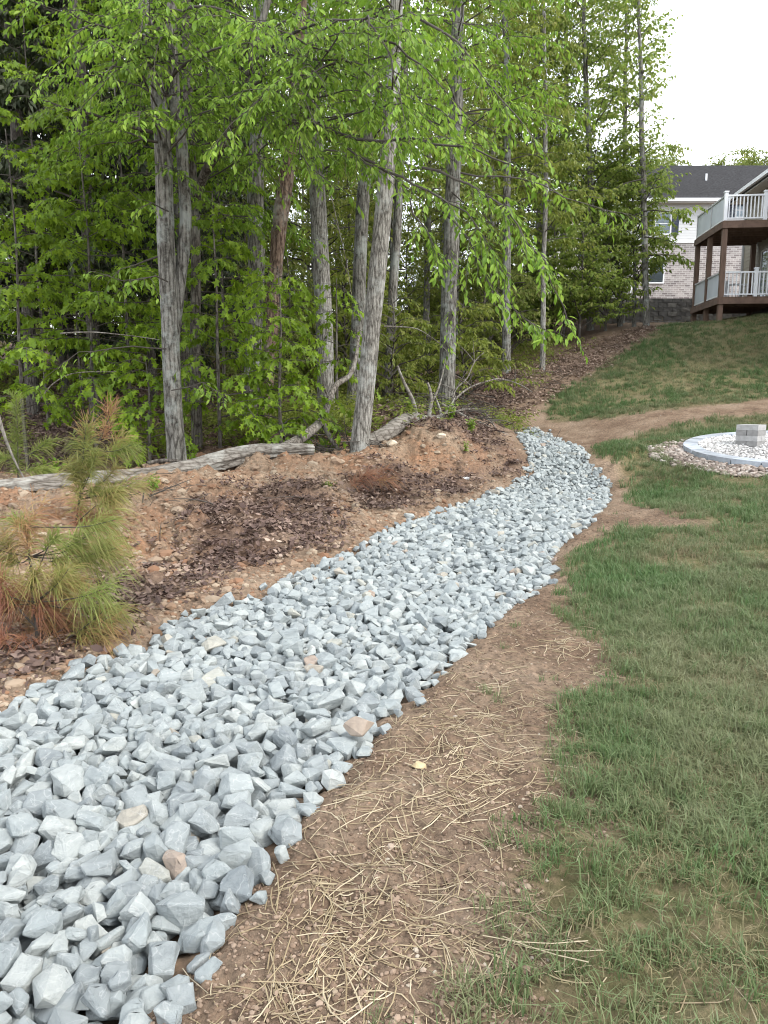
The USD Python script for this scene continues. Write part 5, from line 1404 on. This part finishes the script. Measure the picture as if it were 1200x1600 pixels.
left_of = lambda x, y: x < 0.62 * y - 3.2
notlitter = lambda x, y: inside(litter, x, y, 0.5, 0.34, 5) < 0.5
okr = lambda x, y: edge_ok(x, y) & ~left_of(x, y) & (inside(lawn, x, y, 0.5, 0.35, 3) < 0.6) & (y < 24)
pos, s = strew(42000, 1.6, 10, -0.4, 0.45, 1.4, okr, (0.0044, 0.55, 0.013))
heap(chips, pos, s, drng).build('soil_crumbs', M['clod'], None, tones=True, label='crumbs of brown soil on the bare strip between stones and lawn', cat='soil crumbs', kind='stuff')
okl = lambda x, y: edge_ok(x, y) & left_of(x, y) & notlitter(x, y) & (y < 13.2) & (inside([woods], x, y, 0.5, 0.3, 6) < 0.5)
pos, s = strew(30000, 3.8, 13.5, -0.56, 0.2, 1.0, okl, (0.013, 0.75, 0.085), 0.0)
heap(chips, pos, s, drng).build('bank_clods', M['clod_bank'], None, tones=True, label='crumbling tan and orange clods of the bare earth bank', cat='clods', kind='stuff')
okg = lambda x, y: far_ok(x, y) & (inside([woods], x, y, 0.5, 0.3, 6) < 0.4) & (inside(lawn, x, y, 0.5, 0.35, 3) < 0.75)
pos, s = strew(5200, 1.7, 24, -0.5, 0.55, 1.2, okg, (0.005, 0.5, 0.016))
s = s * (1 + pos[:, 1] * 0.035)
heap(chips, pos, s, drng).build('pale_grit', M['grit'], None, tones=True, label='small pale bits of stone scattered in the bare earth', cat='grit', kind='stuff')

# dead leaves
lit = []
for q in range(6):
    m = MB()
    for _ in range(26):
        c = np.array([*drng.normal(0, 0.10, 2), drng.uniform(0.0, 0.045)])
        d = unit(np.array([*drng.normal(size=2), drng.normal(0, 0.35)])); nrm = unit(np.array([*drng.normal(0, 0.5, 2), 1.0])); yv = unit(np.cross(nrm, d)); zv = np.cross(d, yv)
        V, F = LEAF['long']
        V = V * drng.uniform(0.035, 0.085) * np.array([1, 1.3, drng.uniform(-2, 2)])
        m.add(c + V[:, :1] * d + V[:, 1:2] * yv + V[:, 2:] * zv, F, drng.random())
    lit.append((*m.get(), m.tone()))


def leaf_spots(polys, n, y0, y1, x0, x1, soft, warp, seed):
    y = drng.uniform(y0, y1, n); x = drng.uniform(x0, x1, n) * (y if x0 > -1 else 1)
    k = (drng.random(n) < inside(polys, x, y, soft, warp, seed)) & far_ok(x, y)
    return x[k], y[k]


xa, ya = leaf_spots(litter, 6500, 4.0, 16.0, -0.55, 0.2, 0.75, 0.42, 5)
xb, yb = leaf_spots([woods], 7500, 12.5, 26.0, -0.56, 0.2, 0.8, 0.5, 6)
xc, yc = leaf_spots(litter, 3500, 16.0, 32.0, 0.05, 0.36, 0.4, 0.4, 5)
x, y = np.concatenate([xa, xb, xc]), np.concatenate([ya, yb, yc])
n = len(x)
instancer('dead_leaves', lit + lit[:3], [M['litter']] * 6 + [M['litter_pale']] * 3, np.stack([x, y, land(x, y) + 0.006], 1), drng.uniform(0, 6.28, n), drng.uniform(0.5, 1.15, n) * np.where(y > 14, 1.4, 1.0), np.where((np.arange(n) >= n - len(xc)) | (drng.random(n) < 0.22), drng.integers(6, 9, n), drng.integers(0, 6, n)), 'dark brown dead leaves lying on the bank and the floor of the wood', 'dead leaves')

# low green plants on the wood's floor
cov = []
for q in range(5):
    f = Foliage()
    for _ in range(40):
        a = drng.uniform(0, 6.28); rr = 0.28 * math.sqrt(drng.random()); h = drng.uniform(0.04, 0.35)
        f.put(np.array([[rr * math.cos(a), rr * math.sin(a), h]]), np.array([[math.cos(a), math.sin(a), drng.normal(-0.1, 0.3)]]), np.array([[*drng.normal(0, 0.3, 2), 1.0]]), np.array([drng.uniform(0.05, 0.11)]))
    cov.append((*f.arrays('long'), f.last))
x, y = drng.uniform(-14, 8, 9000), 13.0 + 27 * drng.random(9000) ** 1.5
den = meshkit.fbm(np.stack([x * .5, y * .5, 0 * x], -1), 3, 91)
k = (drng.random(9000) < inside([woods], x, y, 2.0, 0.6, 6) * np.clip((den - 0.40) * 5, 0, 1)) & (np.abs(x) < 0.56 * y) & ((x > -0.2 * y) | (drng.random(9000) < 0.35))
x, y = x[k], y[k]; n = len(x)
instancer('ground_cover', cov, [M['leaf_mid']] * 5, np.stack([x, y, land(x, y)], 1), drng.uniform(0, 6.28, n), drng.uniform(0.7, 1.5, n), drng.integers(0, 5, n), 'low green plants covering the floor of the wood between the trunks', 'ground cover')

# ------------------------------------------------------------------ fallen wood
def on_ground(pts, r, k=0.55):
    P = []
    for p in pts:
        q = at(*p)
        q[2] = float(land(q[0], q[1])[0]) + r * k
        P.append(q)
    return np.array(P)


def log_thing(name, label, cat, P, R, mt, seed, rough_=0.12, sides=22, extra=(), group=None):
    b = P[0].copy()
    t = thing(name, label, cat, b, group=group)
    V, F = trunk_mesh(P, np.array(R), sides, 0.07 if max(R) > 0.05 else 0.12, seed, rough_)
    part('stem', (V - b, F), mt, t, smooth=True)
    for e, er in extra:
        V, F = tube(smooth_path(e, 12), np.linspace(er[0], er[1], 12), 7)
        part('branch', (V - b, F), mt, t, smooth=True)
    return t


P = on_ground([(-60, 806, 9.2), (20, 796, 9.4), (100, 786, 9.6), (200, 770, 10.0), (300, 748, 10.4), (400, 728, 10.9), (490, 718, 11.3)], 0.16, 0.6)
P[:, 2] = 0.35 * P[:, 2] + 0.65 * np.polyval(np.polyfit(P[:, 0], P[:, 2], 1), P[:, 0])
log_thing('rotten_log', 'long pale rotten log lying along the foot of the wood, front left', 'log', P, [0.10, 0.125, 0.12, 0.10, 0.125, 0.115, 0.07], M['log_wood'], 71, 0.5, 34, [(pxpath([(300, 745, 10.35), (330, 735, 10.3), (352, 733, 10.2)]), (0.03, 0.012)), (pxpath([(130, 780, 9.6), (150, 765, 9.6), (160, 748, 9.7)]), (0.03, 0.01))])
P = on_ground([(232, 752, 10.9), (262, 742, 11.0), (300, 735, 11.2)], 0.03)
log_thing('dead_branch', 'short dark stick lying against the oak foot on the rotten log', 'dead branch', P, [0.03, 0.03, 0.02], M['bark_dark'], 72, 0.05, 8)
P = pxpath([(392, 728, 11.0), (440, 702, 11.3), (480, 678, 11.8), (503, 655, 12.3), (514, 622, 12.6), (524, 602, 12.8), (545, 587, 13.0), (556, 560, 13.2), (561, 525, 13.4)])
log_thing('dead_branch', 'crooked pale fallen limb rising from the rotten log to the leaning trunk', 'dead branch', P, [0.085, 0.08, 0.075, 0.07, 0.065, 0.05, 0.045, 0.035, 0.02], M['dead_wood'], 73, 0.1, 14,
          [(pxpath([(503, 655, 12.3), (520, 690, 12.2), (540, 712, 12.1)]), (0.05, 0.02)), (pxpath([(514, 622, 12.6), (505, 600, 12.6), (500, 560, 12.7)]), (0.02, 0.006)), (pxpath([(460, 690, 11.6), (452, 706, 11.5), (455, 732, 11.3)]), (0.03, 0.02))])
P = on_ground([(572, 698, 12.5), (600, 693, 12.7), (640, 676, 13.3), (672, 664, 14.0), (705, 652, 14.8)], 0.13, 0.7)
P[0] += [0, 0, -0.02]
log_thing('fallen_log', 'fallen grey log with upright broken branches right of the leaning trunk', 'log', P, [0.10, 0.14, 0.14, 0.11, 0.06], M['log_wood'], 74, 0.25, 20, [
    (pxpath([(655, 672, 13.6), (650, 645, 13.6), (646, 628, 13.5), (632, 599, 13.4), (621, 572, 13.3)]), (0.045, 0.02)),
    (pxpath([(668, 664, 13.9), (671, 645, 13.9), (674, 625, 13.9), (668, 598, 13.9)]), (0.045, 0.022)),
    (pxpath([(674, 630, 13.9), (683, 612, 13.9), (690, 590, 14.0), (696, 560, 14.0)]), (0.022, 0.008)),
    (pxpath([(690, 655, 14.2), (684, 630, 14.2), (677, 615, 14.1)]), (0.03, 0.012)),
    (pxpath([(690, 655, 14.2), (700, 640, 14.4), (712, 618, 14.5)]), (0.035, 0.012))])
for k, (lb, pts, r0) in enumerate([
    ('bare forked dead branch pointing up right above the end of the channel', [(706, 640, 14.6), (711, 610, 14.8), (730, 591, 14.9), (741, 566, 15.0), (756, 551, 15.1)], 0.03),
    ('long thin dead branch arching right over the leaf-strewn slope', [(705, 632, 14.5), (737, 604, 14.9), (757, 597, 15.1), (779, 592, 15.3), (805, 598, 15.5), (832, 613, 15.7)], 0.028),
    ('dead branch running down to the far end of the stones', [(690, 632, 14.4), (712, 643, 14.4), (737, 655, 14.5), (775, 671, 14.6), (803, 684, 14.7)], 0.04),
    ('thin pale dead branch arching between the slim trunk and the ivy-clad trunk', [(600, 510, 14.5), (644, 512, 14.5), (674, 527, 14.6), (698, 548, 14.8)], 0.018),
    ('short broken dead stick leaning beside the ivy-clad trunk', [(700, 655, 14.9), (720, 640, 14.9), (738, 628, 15.0)], 0.03),
    ('thin dead stick crossing the heap beside the ivy-clad trunk', [(650, 668, 13.4), (690, 648, 13.9), (735, 640, 14.4)], 0.022),
    ('thin twiggy dead stem arching above the dark-sided pale trunk', [(516, 300, 15.2), (530, 360, 15.0), (545, 430, 14.8), (552, 500, 14.6)], 0.012),
    ('pale leaning stick stuck in the ground at the left edge', [(-6, 640, 9.4), (4, 672, 9.5), (22, 718, 9.6), (43, 756, 9.7)], 0.032),
    ('slender pale dead twig lying on the brown soil beyond the stones', [(222, 880, 6.8), (262, 889, 6.7), (300, 893, 6.7), (340, 888, 6.75), (368, 883, 6.8)], 0.011),
    ('pale dead branch hanging in the shade left of the oak, rising from the left', [(65, 622, 11.5), (85, 598, 11.5), (112, 584, 11.4), (140, 581, 11.4), (182, 581, 11.4)], 0.014),
    ('pale dead twig sticking left from the oak trunk', [(95, 521, 11.6), (140, 519, 11.5), (190, 523, 11.45), (250, 531, 11.5)], 0.016),
]):
    P = pxpath(pts)
    if k == 8:
        P[:, 2] = land(P[:, 0], P[:, 1]) + 0.02
    ex = []
    br = np.random.default_rng(300 + k)
    if k in (0, 1, 2, 6):
        for _ in range(4):
            i = br.integers(1, len(P) - 1)
            q = P[i]; d = unit(np.array([br.normal(0, 1), br.normal(0, .4), br.uniform(0.1, 1.0)]))
            ex.append((np.array([q, q + d * 0.25 + [0, 0, 0.03], q + d * 0.5]), (r0 * 0.4, 0.003)))
    log_thing('dead_branch', lb, 'dead branch', P, np.linspace(r0, r0 * 0.35, len(P)) * 0.75, M['dead_wood'], 80 + k, 0.06, 9, ex)

# tangles of dead twigs
def tangle(label, px, py, Y, n, w, h, seed, L=0.8, mt='twig'):
    r = np.random.default_rng(seed)
    c = at(px, py, Y); c[2] = float(land(c[0], c[1])[0])
    m = MB()
    for _ in range(n):
        p = np.array([r.normal(0, w), r.normal(0, w * .6), 0]); p[2] = float(land(c[0] + p[0], c[1] + p[1])[0]) - c[2] + abs(r.normal(0, h))
        d = unit(np.array([r.normal(0, 1), r.normal(0, .6), r.normal(0.15, 0.35)])); l = L * r.uniform(0.3, 1.1)
        q = np.array([p - d * l / 2, p + r.normal(0, 0.04, 3), p + d * l / 2])
        rr = r.uniform(0.003, 0.011)
        m.add(*tube(smooth_path(q, 6), np.linspace(rr, rr * .4, 6), 4, cap=False))
        for _ in range(2):
            e = unit(d + r.normal(0, 0.7, 3)); q0 = p + d * l * r.uniform(-.3, .4)
            m.add(*tube(np.array([q0, q0 + e * l * .15 + [0, 0, .01], q0 + e * l * .3]), [rr * .5, rr * .4, .0015], 3, cap=False))
    t = thing('brush_heap', label, 'brush heap', c)
    m.build('twigs', M[mt], t, kind='stuff')


tangle('heap of thin grey twigs between the fallen limb and the leaning trunk', 520, 704, 12.2, 70, 0.32, 0.14, 1, 0.9)
tangle('heap of dead twigs around the foot of the ivy-clad trunk', 700, 655, 14.8, 80, 0.6, 0.22, 2, 1.1)
tangle('low scatter of twigs beside the end of the channel', 770, 672, 15.5, 40, 0.5, 0.06, 3, 0.8)
tangle('few thin twigs on the bank behind the young pine', 250, 800, 8.6, 26, 0.5, 0.05, 4, 0.6)
tangle('dry twigs on the leaf-strewn slope under the thin pale stem', 860, 575, 24.5, 40, 1.2, 0.05, 5, 1.2)

# ------------------------------------------------------------------ young pines with long drooping needles
def needles(P, n, length, tone, r, m, droop=0.35, spread=(0.5, 1.25), width=0.0016, tone_tip=None):
    P = smooth_path(P, 12)
    i = r.uniform(0, 11, n); j = np.minimum(i.astype(int), 10)
    b = P[j] + (P[j + 1] - P[j]) * (i - j)[:, None]
    T_ = unit(P[j + 1] - P[j])
    A = unit(np.cross(T_, r.normal(size=(n, 3))))
    ang = r.uniform(*spread, n) * (1.1 - 0.5 * i / 11)
    D = T_ * np.cos(ang)[:, None] + A * np.sin(ang)[:, None]
    L = length * r.uniform(0.7, 1.1, n)
    S = unit(np.cross(D, r.normal(size=(n, 3)))) * width / 2
    t = np.array([0, 0.4, 0.75, 1.0])
    C = b[:, None] + D[:, None] * (L[:, None] * t)[..., None] - Z * (L[:, None] * droop * t ** 2)[..., None]
    w = np.array([1.0, 0.95, 0.7])
    V = np.concatenate([C[:, :3] - S[:, None] * w[None, :, None], C[:, :3] + S[:, None] * w[None, :, None], C[:, 3:]], 1)     # 7 per needle
    F = np.array([(0, 3, 4), (0, 4, 1), (1, 4, 5), (1, 5, 2), (2, 5, 6)])
    tn = np.clip(tone + r.normal(0, 0.10, n), 0, 1)[:, None] + np.array([0, .02, .08, 0, .02, .08, 0.18]) * 1.0
    m.add(V.reshape(-1, 3), (F[None] + (np.arange(n) * 7)[:, None, None]).reshape(-1, 3), np.clip(tn, 0, 1).ravel())


def young_pine(label, stems, shoots, length, seed, width=0.0018, dens=900, more=None):
    """stems: [(picture path, r0)], shoots: [(picture path, tone, count factor, droop)]"""
    r = np.random.default_rng(seed)
    S0 = pxpath(stems[0][0])
    b = S0[0].copy(); b[2] = float(land(b[0], b[1])[0])
    t = thing('young_pine', label, 'young pine', b)
    stems, shoots = list(stems), list(shoots)
    if more:                                                        # further shoots filling the bush out
        n_, bx_, Yc, tone_at = more
        for _ in range(n_):
            px, py = r.uniform(bx_[0], bx_[1]), r.uniform(bx_[2], bx_[3])
            main = np.array(stems[0][0])
            q = main[np.argmin(np.abs(main[:, 1] - py - 30))]
            Y = Yc + r.normal(0, 0.14)
            e = (px, py, Y)
            m_ = tuple(np.array(q) * 0.45 + np.array(e) * 0.55 + [0, 8, 0])
            stems.append(([tuple(q), m_, e], 0.005))
            shoots.append(([m_, e], float(np.clip(tone_at(px, py) + r.normal(0, 0.1), 0, 1)), 0.8, r.uniform(0.3, 0.6)))
    for k, (pts, r0) in enumerate(stems):
        Q = pxpath(pts)
        if k == 0:
            Q[0, 2] = b[2] - 0.08
        V, F = tube(smooth_path(Q, 14), np.linspace(r0, r0 * 0.45, 14), 8)
        part('stem' if k == 0 else 'branch', (V - b, F), M['twig'], t, smooth=True)
    for pts, tone, cf, dr in shoots:
        m = MB()
        Q = pxpath(pts) - b
        for q in range(4):
            e = np.linspace(0, 1, len(Q))[:, None] * r.normal(0, 0.035 * (q > 0), 3)
            needles(Q * 1 + e + r.normal(0, 0.012 * (q > 0), 3), int(dens * cf * 0.16), length, tone + r.normal(0, 0.05), r, m, droop=dr + 0.15, spread=(0.45, 1.55), width=width)
        m.build('needle_tuft', M['needle'], t, tones=True, kind='stuff')


young_pine('tall young pine with yellowing green needles and a brown top beside the rotten log',
           [([(118, 846, 7.4), (126, 770, 7.4), (131, 700, 7.4), (134, 668, 7.4)], 0.014), ([(128, 745, 7.4), (150, 700, 7.5), (172, 650, 7.6)], 0.009), ([(124, 780, 7.4), (170, 770, 7.5), (215, 750, 7.7)], 0.008), ([(121, 815, 7.4), (150, 790, 7.2)], 0.007)],
           [([(127, 760, 7.4), (131, 705, 7.4), (134, 668, 7.4)], 0.16, 2.0, 0.3), ([(133, 690, 7.4), (135, 655, 7.4)], 0.55, 0.35, -0.1), ([(124, 800, 7.4), (128, 745, 7.4)], 0.22, 1.4, 0.4), ([(160, 690, 7.55), (170, 662, 7.6), (175, 638, 7.6)], 0.72, 0.75, 0.0), ([(150, 720, 7.5), (180, 695, 7.6), (200, 680, 7.7)], 0.32, 0.9, 0.2),
            ([(135, 765, 7.4), (170, 768, 7.5), (225, 748, 7.7)], 0.2, 1.3, 0.3), ([(121, 835, 7.4), (124, 800, 7.4)], 0.78, 0.9, 0.5), ([(150, 790, 7.3), (175, 775, 7.3)], 0.3, 0.8, 0.4), ([(118, 745, 7.35), (110, 720, 7.3)], 0.2, 0.7, 0.3)], 0.205, 1, 0.0048, 330, (14, (82, 215, 690, 830), 7.45, lambda x, y: 0.2 + 0.5 * (y > 800)))
young_pine('bushy young pine with drooping rust-brown and green needles at the left edge',
           [([(60, 1020, 4.75), (52, 940, 4.75), (46, 870, 4.8), (40, 822, 4.8)], 0.013), ([(54, 950, 4.75), (100, 900, 4.9), (165, 852, 5.1)], 0.009), ([(56, 980, 4.75), (20, 940, 4.7), (-10, 900, 4.6)], 0.008), ([(58, 1000, 4.75), (95, 985, 4.8), (120, 960, 4.9)], 0.007), ([(50, 920, 4.75), (62, 885, 4.7), (75, 855, 4.6)], 0.006)],
           [([(46, 870, 4.8), (40, 818, 4.8)], 0.55, 1.1, 0.5), ([(30, 840, 4.75), (60, 800, 4.8)], 0.66, 0.5, 0.4), ([(110, 893, 4.95), (140, 868, 5.05), (168, 848, 5.1)], 0.10, 1.5, 0.55), ([(150, 866, 5.05), (180, 850, 5.1)], 0.2, 0.6, 0.5), ([(50, 920, 4.75), (62, 885, 4.7)], 0.28, 1.1, 0.55), ([(0, 910, 4.65), (-14, 895, 4.6)], 0.35, 0.9, 0.5),
            ([(20, 945, 4.7), (0, 925, 4.65)], 0.70, 0.9, 0.6), ([(52, 960, 4.75), (75, 945, 4.75)], 0.80, 1.0, 0.6), ([(80, 990, 4.8), (112, 965, 4.9)], 0.76, 1.0, 0.6), ([(58, 1005, 4.75), (20, 1000, 4.6)], 0.86, 1.0, 0.5), ([(10, 1000, 4.55), (-15, 985, 4.5)], 0.9, 0.8, 0.5), ([(80, 930, 4.85), (100, 905, 4.9)], 0.35, 0.8, 0.6)], 0.215, 2, 0.0036, 330, (32, (-40, 190, 800, 1045), 4.85, lambda x, y: np.clip(0.28 + (y - 880) / 170 + (80 - x) / 260, 0.08, 0.95)))
young_pine('small green pine with upright pale tips behind the leaning stick at the left edge',
           [([(28, 765, 10.2), (28, 700, 10.2), (26, 650, 10.2), (25, 622, 10.2)], 0.016), ([(28, 720, 10.2), (55, 705, 10.3), (75, 690, 10.4)], 0.008), ([(28, 730, 10.2), (-8, 712, 10.1)], 0.008)],
           [([(28, 690, 10.2), (26, 650, 10.2), (25, 625, 10.2)], 0.0, 1.4, 0.15), ([(28, 740, 10.2), (28, 690, 10.2)], 0.02, 1.4, 0.3), ([(45, 712, 10.3), (75, 690, 10.4)], 0.02, 1.0, 0.2), ([(10, 718, 10.1), (-10, 708, 10.1)], 0.02, 1.0, 0.2), ([(40, 735, 10.2), (80, 735, 10.3)], 0.03, 1.0, 0.2)], 0.21, 3, 0.0055, 380)
young_pine('flattened dead pine sprig with rusty needles in front of the leaning trunk',
           [([(548, 762, 10.2), (570, 750, 10.2), (600, 738, 10.3)], 0.008)], [([(548, 760, 10.2), (575, 740, 10.2)], 0.92, 0.9, 0.3), ([(570, 745, 10.2), (605, 732, 10.3)], 0.85, 0.8, 0.3), ([(585, 752, 10.2), (612, 748, 10.2)], 0.8, 0.5, 0.3)], 0.26, 4, 0.0050, 170)
young_pine('small rusty pine sprout between the tall young pine and the dark leaf patch',
           [([(246, 852, 7.3), (250, 835, 7.3), (252, 815, 7.35)], 0.006)], [([(247, 846, 7.3), (252, 815, 7.35)], 0.8, 0.6, 0.2)], 0.16, 5, 0.0019, 300)

# a few stones and weeds one can point at
def lone_stone(label, px, py, size, col, seed, up=0.3):
    p = hit(px, py)
    p[2] = float(land(p[0], p[1])[0]) + size * up
    r = np.random.default_rng(seed)
    q = unit(r.normal(size=(13, 3))) * np.array([1, 0.8, 0.6]) * size
    h = ConvexHull(q)
    v, f = worn(q, size * 0.09, 0)
    m = trimesh.Trimesh(v, f, process=False).subdivide_to_size(size * 0.6)
    nv = np.asarray(m.vertices); nv = nv * (1 + 0.12 * (meshkit.fbm(nv / size * 2.2 + seed, 3, seed)[:, None] - 0.5))
    t = thing('lone_stone', label, 'stone', p)
    part('stone', (nv, m.faces), plain('lone_stone_look_%d' % seed, col, 0.85, 0.25, 14.0, 0.004), t)


lone_stone('small yellowish crumbly stone lying on the bare soil near the straw', 655, 1206, 0.032, (0.34, 0.27, 0.16), 501)
lone_stone('flat pale grey stone lying alone on the bank beside the channel', 727, 748, 0.07, (0.42, 0.43, 0.44), 502)
lone_stone('tan orange stone among the grey ones at the channel edge', 563, 1160, 0.075, (0.25, 0.205, 0.165), 503, 1.6)
lone_stone('pale tan stone on the bank in front of the leaning trunk', 612, 712, 0.09, (0.42, 0.36, 0.28), 504)
lone_stone('pale tan stone on the bank left of the channel bend', 690, 716, 0.08, (0.42, 0.35, 0.27), 505)


def weed(label, px, py, n, h, leaf, seed, mt='leaf_bright', w=0.12):
    r = np.random.default_rng(seed)
    p = hit(px, py); p[2] = float(land(p[0], p[1])[0])
    t = thing('weed', label, 'weed', p)
    f = Foliage(); m = MB()
    for _ in range(n):
        a = r.uniform(0, 6.28); d = np.array([math.cos(a) * r.uniform(.2, 1), math.sin(a) * r.uniform(.2, 1), 0]) * w
        q = np.array([[0, 0, -0.02], d * .5 + Z * h * .6, d + Z * h * r.uniform(.7, 1.1)])
        q = smooth_path(q, 5); m.add(*tube(q, 0.0025, 3, cap=False))
        for k in range(7):
            b = q[min(1 + k // 2, 4)]
            e = unit(np.array([*r.normal(size=2), r.normal(0.1, .4)]))
            f.put(b[None], e[None], (Z + r.normal(0, .3, 3))[None], np.array([leaf * r.uniform(.6, 1.1)]))
    m.build('stems', M['leaf_mid'], t, tones=True, kind='stuff'); part('leaves', f.arrays('long'), M[mt], t, kind='stuff', attrs={'tone': f.last})


for k, (lb, px, py, n, h, lf) in enumerate([('bright green weed sprouting on the bank above the dark leaf patch', 513, 793, 8, 0.09, 0.05), ('green weed at the foot of the fallen log', 640, 655, 12, 0.3, 0.09), ('leafy weed by the ivy-clad trunk', 705, 668, 14, 0.35, 0.09), ('yellow-green weed on the bank near the far end of the stones', 735, 690, 14, 0.3, 0.08),
                                            ('small weed on the bank at the channel bend', 728, 728, 7, 0.15, 0.06), ('green weed under the left young pine tip', 66, 760, 12, 0.35, 0.09), ('low green weed beside the rotten log in front of the oak', 240, 795, 10, 0.14, 0.07), ('green weed behind the rotten log left of the oak', 90, 765, 14, 0.4, 0.1),
                                            ('green weed under the crooked fallen limb', 470, 712, 8, 0.25, 0.09), ('weed with yellow leaf tips at the foot of the slim trunk', 610, 545, 8, 0.5, 0.12)]):
    weed(lb, px, py, n, h, lf, 600 + k)
